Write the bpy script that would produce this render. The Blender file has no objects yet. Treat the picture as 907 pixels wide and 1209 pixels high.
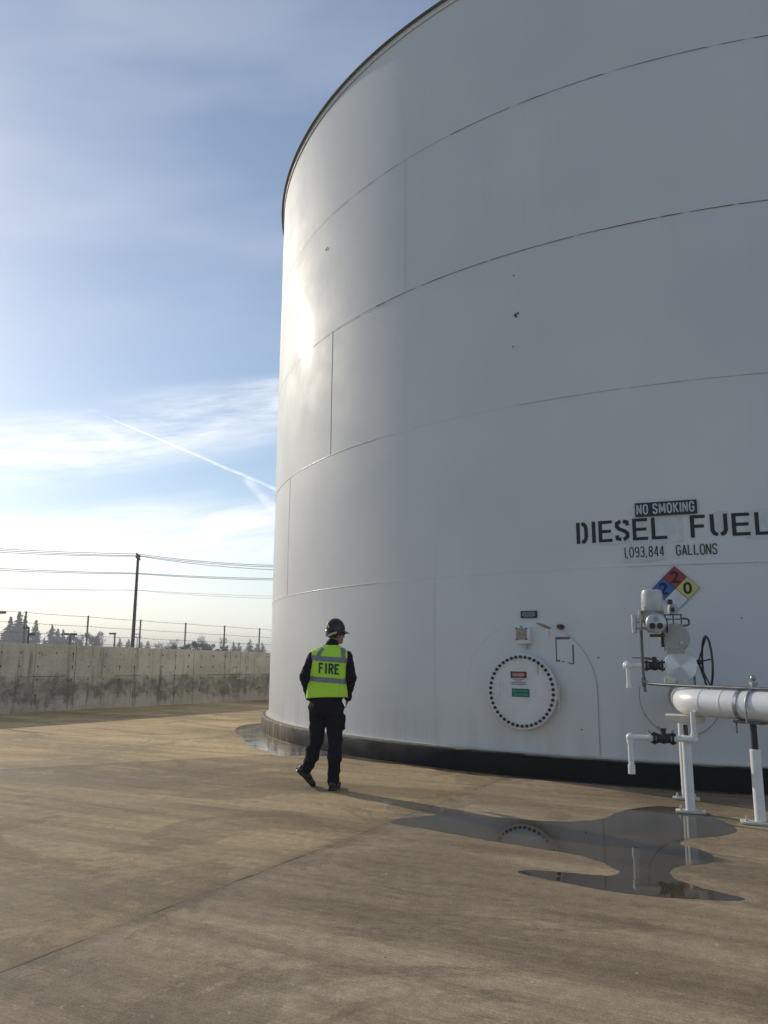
import bpy, bmesh, math, random
from mathutils import Vector, Matrix, noise
rad = math.radians
SC = bpy.context.scene
COL = SC.collection

# ------------------------------------------------------------------ camera
PITCH, ROLL, CAMH = rad(10.52), .0063, 1.5
f_ = Vector((0, math.cos(PITCH), math.sin(PITCH))); u0 = Vector((0, -math.sin(PITCH), math.cos(PITCH))); r0 = Vector((1, 0, 0))
r_ = r0 * math.cos(ROLL) + u0 * math.sin(ROLL); u_ = u0 * math.cos(ROLL) - r0 * math.sin(ROLL)
cd = bpy.data.cameras.new('camera'); cam = bpy.data.objects.new('camera', cd); COL.objects.link(cam)
cd.sensor_fit = 'VERTICAL'; cd.sensor_height = 24; cd.lens = 927.5 / 1209 * 24
cd.clip_start = .05; cd.clip_end = 6000
M = Matrix((r_, u_, -f_)).transposed().to_4x4(); M.translation = (0, 0, CAMH); cam.matrix_world = M
SC.camera = cam

# ------------------------------------------------------------------ light, exposure
SUN_AZ, SUN_EL = -44.5, 23.4            # degrees from +Y (clockwise), above the horizon
SUN_STR, SKY_STR, EXPO = 2.75, .115, .05
sd = Vector((math.sin(rad(SUN_AZ)) * math.cos(rad(SUN_EL)), math.cos(rad(SUN_AZ)) * math.cos(rad(SUN_EL)), math.sin(rad(SUN_EL))))
sl = bpy.data.lights.new('sun', 'SUN'); sl.energy = SUN_STR; sl.angle = rad(.53); sl.color = (1, .90, .74)
so = bpy.data.objects.new('sun', sl); COL.objects.link(so); so.rotation_euler = sd.to_track_quat('Z', 'Y').to_euler()
SC.view_settings.view_transform = 'Standard'; SC.view_settings.look = 'None'
SC.view_settings.exposure = EXPO; SC.view_settings.gamma = 1; SC.view_settings.use_curve_mapping = False
SC.cycles.use_denoising = True
SC.cycles.max_bounces = 8; SC.cycles.volume_bounces = 0


# ------------------------------------------------------------------ node helpers
class NT:
    def __init__(s, tree): s.t = tree; s.n = tree.nodes; s.l = tree.links
    def new(s, typ, **kw):
        n = s.n.new(typ)
        for k, v in kw.items(): setattr(n, k, v)
        return n
    def put(s, sock, v):
        if v is None: return
        if hasattr(v, 'is_output') or isinstance(v, bpy.types.NodeSocket): s.l.new(v, sock)
        else:
            if hasattr(sock.default_value, '__len__') and not hasattr(v, '__len__'): v = (v, v, v, 1)[:len(sock.default_value)]
            if hasattr(v, '__len__') and len(sock.default_value) == 4 and len(v) == 3: v = (*v, 1)
            sock.default_value = v
    def m(s, op, a, b=None, c=None, clamp=False):
        n = s.new('ShaderNodeMath', operation=op, use_clamp=clamp)
        for i, v in enumerate((a, b, c)):
            if v is not None: s.put(n.inputs[i], v)
        return n.outputs[0]
    def dot(s, v, w):
        n = s.new('ShaderNodeVectorMath', operation='DOT_PRODUCT'); s.put(n.inputs[0], v); s.put(n.inputs[1], w); return n.outputs['Value']
    def mix(s, fac, a, b, blend='MIX'):
        n = s.new('ShaderNodeMix', data_type='RGBA', blend_type=blend)
        s.put(n.inputs[0], fac); s.put(n.inputs[6], a); s.put(n.inputs[7], b); return n.outputs[2]
    def ramp(s, v, a, b, lo=0., hi=1., smooth=True):
        n = s.new('ShaderNodeMapRange', interpolation_type='SMOOTHSTEP' if smooth else 'LINEAR')
        for i, x in enumerate((v, a, b, lo, hi)): s.put(n.inputs[i], x)
        return n.outputs[0]
    def noise(s, vec, scale, detail=4, rough=.5, dist=0.):
        n = s.new('ShaderNodeTexNoise'); s.put(n.inputs['Vector'], vec)
        n.inputs['Scale'].default_value = scale; n.inputs['Detail'].default_value = detail
        n.inputs['Roughness'].default_value = rough; n.inputs['Distortion'].default_value = dist
        return n.outputs['Fac']
    def mapv(s, vec, scale=(1, 1, 1), rot=(0, 0, 0), loc=(0, 0, 0)):
        n = s.new('ShaderNodeMapping'); s.put(n.inputs[0], vec)
        n.inputs['Location'].default_value = loc; n.inputs['Rotation'].default_value = rot; n.inputs['Scale'].default_value = scale
        return n.outputs[0]
    def comb(s, x, y, z):
        n = s.new('ShaderNodeCombineXYZ')
        for i, v in enumerate((x, y, z)): s.put(n.inputs[i], v)
        return n.outputs[0]
    def sep(s, v):
        n = s.new('ShaderNodeSeparateXYZ'); s.put(n.inputs[0], v); return n.outputs
    def bump(s, h, strength, dist=.01):
        n = s.new('ShaderNodeBump'); n.inputs['Strength'].default_value = strength; n.inputs['Distance'].default_value = dist
        s.put(n.inputs['Height'], h); return n.outputs[0]


def material(name, fn=None, color=(.5, .5, .5), rough=.5, metal=0., vary=.12, scale=9., bump=0., bscale=60.):
    m = bpy.data.materials.new(name); m.use_nodes = True
    t = NT(m.node_tree); p = m.node_tree.nodes['Principled BSDF']
    tc = t.new('ShaderNodeTexCoord').outputs['Object']
    if fn: fn(t, p, tc); return m
    n = t.noise(tc, scale, 5, .6)
    k = t.ramp(n, .3, .7, 1 - vary, 1 + vary * .5)
    c = t.mix(1., color, t.comb(k, k, k), 'MULTIPLY')
    t.put(p.inputs['Base Color'], c)
    t.put(p.inputs['Roughness'], t.ramp(n, .3, .7, max(0.02, rough - .07), min(1, rough + .07)))
    p.inputs['Metallic'].default_value = metal
    if bump: t.put(p.inputs['Normal'], t.bump(t.noise(tc, bscale, 3), bump))
    return m


# ------------------------------------------------------------------ world sky with thin cirrus and a contrail
def dirv(az, el):
    return Vector((math.sin(rad(az)) * math.cos(rad(el)), math.cos(rad(az)) * math.cos(rad(el)), math.sin(rad(el))))
w = bpy.data.worlds.new('World'); SC.world = w; w.use_nodes = True
t = NT(w.node_tree); bg = w.node_tree.nodes['Background']
sky = t.new('ShaderNodeTexSky', sky_type='NISHITA'); sky.sun_disc = False
sky.sun_elevation = rad(SUN_EL); sky.sun_rotation = rad(SUN_AZ)
sky.air_density = 1.0; sky.dust_density = .35; sky.ozone_density = 1.6; sky.altitude = 20
D = t.new('ShaderNodeTexCoord').outputs['Generated']
dx, dy, dz = t.sep(D)
az = t.m('MULTIPLY', t.m('ARCTAN2', dx, dy), 180 / math.pi)
el = t.m('MULTIPLY', t.m('ARCSINE', dz), 180 / math.pi)
vec = t.comb(t.m('MULTIPLY', az, .05), t.m('MULTIPLY', t.m('SUBTRACT', el, t.m('MULTIPLY', az, .16)), .22), 0.)
nf = t.noise(vec, 1.6, 7, .62, .7); nb = t.noise(vec, .7, 3, .5); wisp = t.noise(t.mapv(vec, (1, 2.2, 1), (0, 0, .25)), 3., 8, .7, 1.2)
warp = t.m('MULTIPLY', t.m('SUBTRACT', nb, .5), 5.)
def band(c0, k, lo_w, hi_w, amp):
    c = t.m('ADD', t.m('MULTIPLY', t.m('ADD', az, 18.), k), c0)
    d = t.m('SUBTRACT', t.m('ADD', el, warp), c)
    up = t.ramp(d, 0., hi_w, 1., 0.); dn = t.ramp(d, -lo_w, 0., 0., 1.)
    return t.m('MULTIPLY', t.m('MULTIPLY', up, dn), amp)
tex = t.ramp(t.m('ADD', t.m('MULTIPLY', nf, .6), t.m('MULTIPLY', wisp, .4)), .34, .66, .12, 1.)
A = t.m('MULTIPLY', band(15.6, .26, 4.4, 2.8, .60), tex)
B = t.m('MULTIPLY', band(8.4, .12, 7.0, 2.6, .75), t.ramp(tex, 0, 1, .45, 1.))
Hh = t.m('MULTIPLY', t.ramp(t.m('ADD', el, t.m('MULTIPLY', warp, .4)), .5, 9.5, 1., 0.), .5)
V1 = t.m('ADD', .04, t.m('MULTIPLY', t.m('MULTIPLY', t.ramp(el, 18, 30, 0, 1), t.ramp(nb, .35, .7)), .10))
d1, d2 = dirv(-20.9, 16.5), dirv(-7.2, 11.7)
nrm = d1.cross(d2).normalized(); mid = (d1 + d2).normalized()
dn = t.m('ADD', t.dot(D, nrm), t.m('MULTIPLY', t.m('SUBTRACT', t.noise(t.mapv(D, (9, 9, 9)), 1.5, 3), .5), .006))
along = t.dot(D, (d2 - d1).normalized()); a1, a2 = d1.dot((d2 - d1).normalized()), d2.dot((d2 - d1).normalized())
wid = t.ramp(along, a1, a2, .0010, .0030, False)
lump = t.ramp(t.noise(t.mapv(D, (70, 70, 70)), 1., 4, .6), .3, .7, .45, 1.)
C1 = t.m('MULTIPLY', t.m('MULTIPLY', t.ramp(t.m('ABSOLUTE', dn), t.m('MULTIPLY', wid, .25), wid, 1., 0.), t.m('MULTIPLY', t.ramp(along, a1, a1 + .03), t.ramp(t.dot(D, mid), .9, .95))), t.m('MULTIPLY', lump, .55))
e1, e2 = dirv(-10.4, 12.9), dirv(-7.4, 9.8); n2 = e1.cross(e2).normalized(); m2 = (e1 + e2).normalized()
C2 = t.m('MULTIPLY', t.m('MULTIPLY', t.ramp(t.m('ABSOLUTE', t.dot(D, n2)), .001, .008, 1., 0.), t.ramp(t.dot(D, m2), .9992, .9997)), t.m('MULTIPLY', lump, .4))
cl = A
for q in (B, Hh, V1, C1, C2): cl = t.m('SUBTRACT', t.m('ADD', cl, q), t.m('MULTIPLY', cl, q))
cl = t.m('MULTIPLY', cl, t.ramp(el, -1, .5), None, True)
glow = t.ramp(t.dot(D, sd), .6, 1., 0., 1.)
ccol = t.mix(glow, (8.4, 8.7, 9.2), (13.5, 13.0, 12.2))
t.put(bg.inputs['Color'], t.mix(cl, sky.outputs[0], ccol)); bg.inputs['Strength'].default_value = SKY_STR

# ------------------------------------------------------------------ mesh helpers
ORG = {}
def tag(o, label=None, cat=None, group=None, kind=None):
    if label: o['label'] = label
    if cat: o['category'] = cat
    if group: o['group'] = group
    if kind: o['kind'] = kind
    return o
def empty(name, loc, label, cat, group=None):
    o = bpy.data.objects.new(name, None); COL.objects.link(o); o.location = loc; o.empty_display_size = .2
    ORG[o.name] = Vector(loc); return tag(o, label, cat, group)
def copy_tree(o, parent=None):
    c = o.copy(); COL.objects.link(c); ORG[c.name] = ORG.get(o.name, Vector())
    if parent is not None: c.parent = parent
    for ch in list(o.children): copy_tree(ch, c)
    return c

class MB:
    def __init__(s): s.b = bmesh.new()
    def quad(s, pts, mi=0):
        f = s.b.faces.new([s.b.verts.new(p) for p in pts]); f.material_index = mi; return s
    def grid(s, rows, closed=False, mi=0):
        vs = [[s.b.verts.new(p) for p in r] for r in rows]
        for i in range(len(vs) - 1):
            n = len(vs[i])
            for j in range(n if closed else n - 1):
                k = (j + 1) % n
                f = s.b.faces.new((vs[i][j], vs[i][k], vs[i + 1][k], vs[i + 1][j])); f.material_index = mi
        return vs
    def fan(s, ring, mi=0):
        f = s.b.faces.new(ring); f.material_index = mi
    def box(s, c, size, X=(1, 0, 0), Y=(0, 1, 0), Z=(0, 0, 1), bev=0.):
        c, X, Y, Z = Vector(c), Vector(X), Vector(Y), Vector(Z)
        b = bmesh.new(); bmesh.ops.create_cube(b, size=1)
        if bev:
            bmesh.ops.scale(b, vec=size, verts=b.verts)
            bmesh.ops.bevel(b, geom=b.edges[:], offset=bev, segments=2, affect='EDGES', profile=.5)
        else: bmesh.ops.scale(b, vec=size, verts=b.verts)
        for v in b.verts: v.co = c + X * v.co.x + Y * v.co.y + Z * v.co.z
        s._add(b); return s
    def _add(s, b):
        mp = {v: s.b.verts.new(v.co) for v in b.verts}
        for f in b.faces: s.b.faces.new([mp[v] for v in f.verts])
        b.free()
    def sphere(s, c, r, axes=None, seg=20, rings=12):
        b = bmesh.new(); bmesh.ops.create_uvsphere(b, u_segments=seg, v_segments=rings, radius=1)
        r = Vector((r, r, r)) if not hasattr(r, '__len__') else Vector(r)
        X, Y, Z = [Vector(a) for a in (axes or ((1, 0, 0), (0, 1, 0), (0, 0, 1)))]
        for v in b.verts: v.co = Vector(c) + X * v.co.x * r.x + Y * v.co.y * r.y + Z * v.co.z * r.z
        s._add(b); return s
    def lathe(s, c, axis, prof, seg=32, cap=True, arc=None):
        """prof: list of (distance along axis, radius)"""
        c = Vector(c); ax = Vector(axis).normalized()
        a = ax.orthogonal().normalized(); b = ax.cross(a)
        rows = [[c + ax * d + (a * math.cos(2 * math.pi * k / seg) + b * math.sin(2 * math.pi * k / seg)) * r for k in range(seg)] for d, r in prof]
        vs = s.grid(rows, True)
        if cap: s.fan(vs[0][::-1]); s.fan(vs[-1])
        return s
    def cyl(s, p, q, r1, r2=None, seg=20, bev=0.):
        p, q = Vector(p), Vector(q); L = (q - p).length; r2 = r1 if r2 is None else r2
        pr = [(0, r1), (L, r2)] if not bev else [(0, r1 - bev), (bev, r1), (L - bev, r2), (L, r2 - bev)]
        return s.lathe(p, q - p, pr, seg)
    def tube(s, pts, r, seg=12, closed=False):
        pts = [Vector(p) for p in pts]; n = len(pts); rr = r if hasattr(r, '__len__') else [r] * n
        rows = []; up = None
        for i, p in enumerate(pts):
            a = pts[(i - 1) % n] if closed or i else p; b_ = pts[(i + 1) % n] if closed or i < n - 1 else p
            d = (b_ - a).normalized()
            if up is None: up = d.orthogonal().normalized()
            up = (up - d * up.dot(d)).normalized(); sd_ = d.cross(up)
            rows.append([p + (up * math.cos(2 * math.pi * k / seg) + sd_ * math.sin(2 * math.pi * k / seg)) * rr[i] for k in range(seg)])
        if closed: rows.append(rows[0])
        vs = s.grid(rows, True)
        if not closed: s.fan(vs[0][::-1]); s.fan(vs[-1])
        return s
    def capsule(s, p, q, r1, r2, n=6):
        p, q = Vector(p), Vector(q); d = (q - p); L = d.length
        pr = [(-r1 * math.cos(k / n * math.pi / 2), max(1e-4, r1 * math.sin(k / n * math.pi / 2))) for k in range(n + 1)]
        pr += [(L + r2 * math.sin(k / n * math.pi / 2), max(1e-4, r2 * math.cos(k / n * math.pi / 2))) for k in range(n + 1)]
        return s.lathe(p, d, pr, 16)
    def build(s, name, mats, parent=None, angle=35, smooth=True, org=None):
        o_ = ORG.get(parent.name, Vector()) if parent is not None else Vector(org or (0, 0, 0))
        bmesh.ops.recalc_face_normals(s.b, faces=s.b.faces)
        for v in s.b.verts: v.co -= o_
        me = bpy.data.meshes.new(name); s.b.to_mesh(me); s.b.free()
        for m in (mats if isinstance(mats, (list, tuple)) else [mats]): me.materials.append(m)
        if smooth:
            me.polygons.foreach_set('use_smooth', [True] * len(me.polygons)); me.set_sharp_from_angle(angle=rad(angle))
        o = bpy.data.objects.new(name, me); COL.objects.link(o); ORG[o.name] = o_
        if parent is not None: o.parent = parent
        elif org: o.location = org
        return o

def arc_pts(c, a, b, r, t0, t1, n):
    return [Vector(c) + (Vector(a) * math.cos(t0 + (t1 - t0) * k / n) + Vector(b) * math.sin(t0 + (t1 - t0) * k / n)) * r for k in range(n + 1)]

def text_geo(body, bold=0.):
    cu = bpy.data.curves.new('lettering', 'FONT'); cu.body = body; cu.size = 1; cu.resolution_u = 4; cu.offset = bold
    ob = bpy.data.objects.new('lettering', cu); COL.objects.link(ob)
    me = bpy.data.meshes.new_from_object(ob.evaluated_get(bpy.context.evaluated_depsgraph_get()))
    vs = [v.co.copy() for v in me.vertices]; fs = [list(p.vertices) for p in me.polygons]
    bpy.data.objects.remove(ob); bpy.data.curves.remove(cu); bpy.data.meshes.remove(me)
    x0, x1 = min(v.x for v in vs), max(v.x for v in vs); y0, y1 = min(v.y for v in vs), max(v.y for v in vs)
    return [((v.x - x0) / (x1 - x0), (v.y - y0) / (y1 - y0)) for v in vs], fs
def put_text(mb, body, fn, x0, x1, y0, y1, bold=0., mi=0):
    vs, fs = text_geo(body, bold)
    bv = [mb.b.verts.new(fn(x0 + (x1 - x0) * a, y0 + (y1 - y0) * b)) for a, b in vs]
    for f in fs:
        try: mb.b.faces.new([bv[i] for i in f]).material_index = mi
        except ValueError: pass
def stroke(mb, fn, pts, th, mi=0):
    pts = [Vector((*p, 0)) for p in pts]; L, R_ = [], []
    for i, p in enumerate(pts):
        d1 = (p - pts[i - 1]).normalized() if i else None; d2 = (pts[i + 1] - p).normalized() if i < len(pts) - 1 else None
        d1 = d1 or d2; d2 = d2 or d1
        n1 = Vector((-d1.y, d1.x, 0)); n2 = Vector((-d2.y, d2.x, 0)); m = (n1 + n2).normalized(); k = th / 2 / max(.5, m.dot(n1))
        L.append(p + m * k); R_.append(p - m * k)
    a = [mb.b.verts.new(fn(p.x, p.y)) for p in L]; b = [mb.b.verts.new(fn(p.x, p.y)) for p in R_]
    for i in range(len(pts) - 1): mb.b.faces.new((a[i], a[i + 1], b[i + 1], b[i])).material_index = mi

# ------------------------------------------------------------------ materials
def m_floor(t, p, tc):
    ang = rad(28)                                     # broom finish runs across the joints
    q = t.mapv(tc, (1, 1, 1), (0, 0, ang))
    fine = t.noise(t.mapv(q, (2.2, 46, 1)), 1.6, 7, .75, .25)
    mid_ = t.noise(t.mapv(q, (.35, 5., 1)), 1., 5, .6, .4)
    big = t.noise(t.mapv(q, (.16, .55, 1)), 1., 5, .55, .6)
    grit = t.noise(tc, 75, 4, .8); blot = t.noise(tc, 1.1, 6, .6, .5)
    c = t.mix(t.ramp(big, .32, .68), (.235, .176, .100), (.455, .345, .205))
    c = t.mix(t.ramp(mid_, .42, .7, 0, .55), c, (.185, .14, .082))
    c = t.mix(t.ramp(mid_, .25, .42, .35, 0), c, (.52, .40, .245))
    c = t.mix(t.ramp(blot, .5, .75, 0, .35), c, (.49, .38, .23))
    edge_ = t.noise(tc, .55, 9, .70, .9); c = t.mix(t.ramp(edge_, .525, .55, 0, .42), c, (.165, .128, .078))
    lite = t.noise(t.mapv(tc, (1, 1, 1), (0, 0, 0), (4, 9, 2)), 1.25, 8, .75, .5); c = t.mix(t.ramp(lite, .55, .66, 0, .32), c, (.52, .415, .26))
    zone = t.ramp(t.noise(tc, .35, 3), .38, .62, .25, 1.)
    fine = t.m('ADD', t.m('MULTIPLY', t.m('SUBTRACT', fine, .5), zone), .5)
    k = t.m('MULTIPLY', t.ramp(fine, .30, .70, .74, 1.18), t.ramp(grit, .36, .64, .76, 1.18))
    c = t.mix(1., c, t.comb(k, k, k), 'MULTIPLY')
    mot = t.noise(tc, 11, 7, .75); km = t.ramp(mot, .34, .66, .86, 1.12); c = t.mix(1., c, t.comb(km, km, km), 'MULTIPLY')
    sp = t.noise(tc, 30, 2, .5); c = t.mix(t.ramp(sp, .69, .75, 0, .55), c, (.09, .075, .055))
    sp2 = t.noise(tc, 22, 2, .5); c = t.mix(t.ramp(sp2, .70, .76, 0, .4), c, (.58, .50, .38))
    X, Y, Z = t.sep(tc)
    def slab(x1, y1, x2, y2):                            # 1 on the left of the joint line
        L = math.hypot(x2 - x1, y2 - y1); a, b = (x2 - x1) / L, (y2 - y1) / L
        return t.ramp(t.m('ADD', t.m('ADD', t.m('MULTIPLY', X, -b), t.m('MULTIPLY', Y, a)), x1 * b - y1 * a), -.02, .02)
    s1, s2 = slab(-1.79, 4.21, 1.26, 9.91), slab(-7.0, 9.9, -1.5, 12.9)     # tone differs across each joint line, lighter beyond the second
    kk = t.m('MULTIPLY', t.m('ADD', t.m('MULTIPLY', s1, .06), 1.09), t.m('ADD', t.m('MULTIPLY', s2, .36), 1.))
    c = t.mix(1., c, t.comb(t.m('MULTIPLY', kk, t.m('ADD', .99, t.m('MULTIPLY', s1, .03))), t.m('MULTIPLY', kk, .995), t.m('MULTIPLY', kk, t.m('SUBTRACT', 1.08, t.m('ADD', t.m('MULTIPLY', s2, .07), t.m('MULTIPLY', s1, .11))))), 'MULTIPLY')
    wob = t.m('MULTIPLY', t.m('SUBTRACT', t.noise(tc, 3., 4), .5), .05)
    jn = t.noise(tc, 1.7, 3)
    def joint(x1, y1, x2, y2, wd, dark, ext=0.):
        nonlocal c
        dxx, dyy = x2 - x1, y2 - y1; L = math.hypot(dxx, dyy); dxx /= L; dyy /= L
        n = t.m('ADD', t.m('ADD', t.m('MULTIPLY', X, -dyy), t.m('MULTIPLY', Y, dxx)), x1 * dyy - y1 * dxx)
        n = t.m('ABSOLUTE', t.m('ADD', n, wob))
        s_ = t.m('ADD', t.m('ADD', t.m('MULTIPLY', X, dxx), t.m('MULTIPLY', Y, dyy)), -(x1 * dxx + y1 * dyy))
        e = t.m('MULTIPLY', t.ramp(s_, -ext - .3, -ext), t.ramp(s_, L + ext, L + ext + .3, 1, 0))
        ww = t.m('MULTIPLY', t.ramp(jn, .3, .7, .3, 1.), wd)
        k_ = t.m('MULTIPLY', t.m('MULTIPLY', t.ramp(n, t.m('MULTIPLY', ww, .4), ww, dark, 0.), e), t.ramp(t.noise(tc, 3.1, 4, .6), .42, .56, .2, 1.))
        c = t.mix(k_, c, (.025, .02, .015))
        c = t.mix(t.m('MULTIPLY', e, t.ramp(n, .0, .14, .22, 0)), c, (.13, .10, .072))
    joint(-1.79, 4.21, -.49, 6.65, .013, .9, .02); joint(-1.79, 4.21, 1.26, 9.91, .012, .55, 3)
    joint(-7.0, 9.9, -1.5, 12.9, .02, .55, 1); joint(-7.9, 16.9, -6.4, 15.8, .035, .8); joint(-6.0, 17.2, -4.6, 16.0, .03, .7); joint(-4.3, 18.6, -3.3, 17.4, .03, .6)
    t.put(p.inputs['Base Color'], c); t.put(p.inputs['Roughness'], t.ramp(big, .3, .7, .62, .85))
    p.inputs['Specular IOR Level'].default_value = .12
    hgt = t.m('ADD', t.m('MULTIPLY', fine, .7), t.m('MULTIPLY', grit, .6))
    t.put(p.inputs['Normal'], t.bump(hgt, .55, .006))
FLOOR = material('brushed_concrete', m_floor)
def m_puddle(t, p, tc):
    n = t.noise(tc, 1.3, 5, .6, .4); g = t.noise(tc, 90, 3, .6)
    c = t.mix(t.ramp(n, .35, .65), (.058, .043, .026), (.10, .075, .046))
    k = t.ramp(g, .3, .7, .75, 1.15); c = t.mix(1., c, t.comb(k, k, k), 'MULTIPLY')
    t.put(p.inputs['Base Color'], c); t.put(p.inputs['Roughness'], t.ramp(n, .45, .68, .02, .13)); p.inputs['IOR'].default_value = 1.33
    t.put(p.inputs['Normal'], t.bump(t.noise(tc, 7, 2), .015, .01))
PUDDLE = material('wet_concrete', m_puddle)
def m_damp_shade(t, p, tc):  # wetness and the tank's shade put into one dark colour
    n = t.noise(tc, 2.3, 5, .6, .4); c = t.mix(n, (.06, .047, .034), (.13, .10, .07))
    t.put(p.inputs['Base Color'], c); t.put(p.inputs['Roughness'], t.ramp(n, .3, .7, .22, .55))
DAMP_SHADE = material('damp_shade_concrete', m_damp_shade)
def m_film(t, p, tc):
    n = t.noise(tc, 2.0, 5, .6, .6); c = t.mix(t.ramp(n, .4, .6), (.10, .085, .065), (.22, .185, .14))
    t.put(p.inputs['Base Color'], c); t.put(p.inputs['Roughness'], t.ramp(n, .42, .66, .03, .2)); p.inputs['IOR'].default_value = 1.33
    p.inputs['Coat Weight'].default_value = .6; p.inputs['Coat Roughness'].default_value = .08
FILM = material('water_film', m_film)
SOIL = material('dry_grass_soil', color=(.12, .11, .06), rough=.95, vary=.4, scale=.3)
def m_tank(t, p, tc):
    X, Y, Z = t.sep(tc); th = t.m('MULTIPLY', t.m('ARCTAN2', Y, X), 10.2); q = t.comb(th, Z, 0.)
    big = t.noise(q, .35, 4, .55); st = t.noise(t.mapv(q, (3.2, .16, 1)), 1., 5, .6); sp = t.noise(q, 34, 3, .6)
    c = t.mix(t.ramp(big, .3, .7), (.66, .665, .665), (.73, .73, .715))
    c = t.mix(t.ramp(st, .55, .8, 0, .25), c, (.56, .55, .52))
    low = t.ramp(Z, .28, 1.1, .3, 0.); c = t.mix(t.m('MULTIPLY', low, t.ramp(st, .35, .65)), c, (.47, .43, .36))
    c = t.mix(t.ramp(sp, .73, .78, 0, .15), c, (.45, .42, .38))
    t.put(p.inputs['Base Color'], c)
    t.put(p.inputs['Roughness'], t.ramp(t.noise(q, 1.1, 5, .6), .3, .7, .54, .62)); p.inputs['Specular IOR Level'].default_value = .12; p.inputs['Coat Weight'].default_value = .11; p.inputs['Coat Roughness'].default_value = .13
    t.put(p.inputs['Normal'], t.bump(t.m('ADD', t.noise(q, 2.2, 3), t.m('MULTIPLY', t.noise(q, 45, 3), .04)), .10, .02))
TANKW = material('gloss_white_tank_paint', m_tank)
WHITE = material('white_pipe_paint', color=(.80, .80, .78), rough=.30, vary=.05, scale=3)
COVERW = material('white_cover_paint', color=(.72, .72, .70), rough=.4, vary=.08, scale=5)
OFFW = material('cream_paint', color=(.62, .58, .48), rough=.5, vary=.15)
BEADW = material('weld_paint', color=(.76, .75, .72), rough=.3, vary=.1)
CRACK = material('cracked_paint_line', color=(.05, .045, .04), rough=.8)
FAINT = material('faint_seam_line', color=(.47, .465, .45), rough=.7)
BLACK = material('black_stencil_paint', color=(.012, .013, .015), rough=.55, vary=.4, scale=25)
GREYP = material('grey_gearbox_paint', color=(.40, .40, .37), rough=.42, vary=.12)
GREYL = material('light_grey_enamel', color=(.56, .56, .53), rough=.32, vary=.10)
GALV = material('galvanised_steel', color=(.36, .38, .40), rough=.42, metal=.75, vary=.2, scale=30)
DKM = material('dark_conduit_metal', color=(.13, .135, .14), rough=.45, metal=.5, vary=.2)
IRON = material('black_iron', color=(.022, .021, .022), rough=.5, vary=.3, bump=.2)
RUST = material('rusty_brown_steel', color=(.10, .055, .03), rough=.85, vary=.45, scale=30, bump=.4)
BOLTM = material('dark_bolt_steel', color=(.045, .047, .055), rough=.5, metal=.4, vary=.3)
PATCH = material('overpainted_patch', color=(.625, .63, .63), rough=.45, vary=.10)
TAPE = material('tape_residue', color=(.16, .16, .18), rough=.8, vary=.3)
TANP = material('bare_tan_primer', color=(.30, .25, .15), rough=.8, vary=.3, scale=25)
def m_brush(t, p, tc):
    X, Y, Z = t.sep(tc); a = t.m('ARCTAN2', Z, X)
    t.put(p.inputs['Base Color'], t.mix(t.ramp(t.m('SINE', t.m('ADD', t.m('MULTIPLY', a, 2.), 1.9)), -.6, 1.), (.42, .45, .48), (.66, .69, .72))); p.inputs['Metallic'].default_value = .95  # radial sheen put into the colour as light and dark sectors
    t.put(p.inputs['Roughness'], t.ramp(t.noise(tc, 6, 2), .3, .7, .26, .34))
    p.inputs['Anisotropic'].default_value = .0
    tg = t.new('ShaderNodeTangent', direction_type='RADIAL', axis='Y'); t.put(p.inputs['Tangent'], tg.outputs[0])
BRUSH = material('brushed_steel', m_brush)
def m_curb(t, p, tc):
    X, Y, Z = t.sep(tc); n = t.noise(tc, 2.5, 6, .65, .4); st = t.noise(t.mapv(tc, (7, 7, .6)), 1., 5, .6)
    west_k = t.m('ADD', t.ramp(X, -9.75, -8.7, 1., 0.), t.m('MULTIPLY', t.m('SUBTRACT', n, .5), 1.3))   # brown towards the west side, near black elsewhere
    wx = t.ramp(west_k, .35, .75)
    bare = t.mix(t.ramp(st, .35, .7), (.05, .036, .024), (.19, .145, .095))
    c = t.mix(wx, t.mix(n, (.005, .006, .006), (.013, .014, .013)), bare)
    top = t.ramp(t.m('ADD', Z, t.m('MULTIPLY', t.m('SUBTRACT', n, .5), .05)), .268, .286); c = t.mix(top, c, t.mix(n, (.10, .085, .065), (.34, .29, .22)))
    p.inputs['Specular IOR Level'].default_value = .15; t.put(p.inputs['Base Color'], c); t.put(p.inputs['Roughness'], t.ramp(n, .3, .7, .5, .85)); t.put(p.inputs['Normal'], t.bump(n, .4, .02))
CURB = material('black_brown_curb', m_curb)
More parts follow.
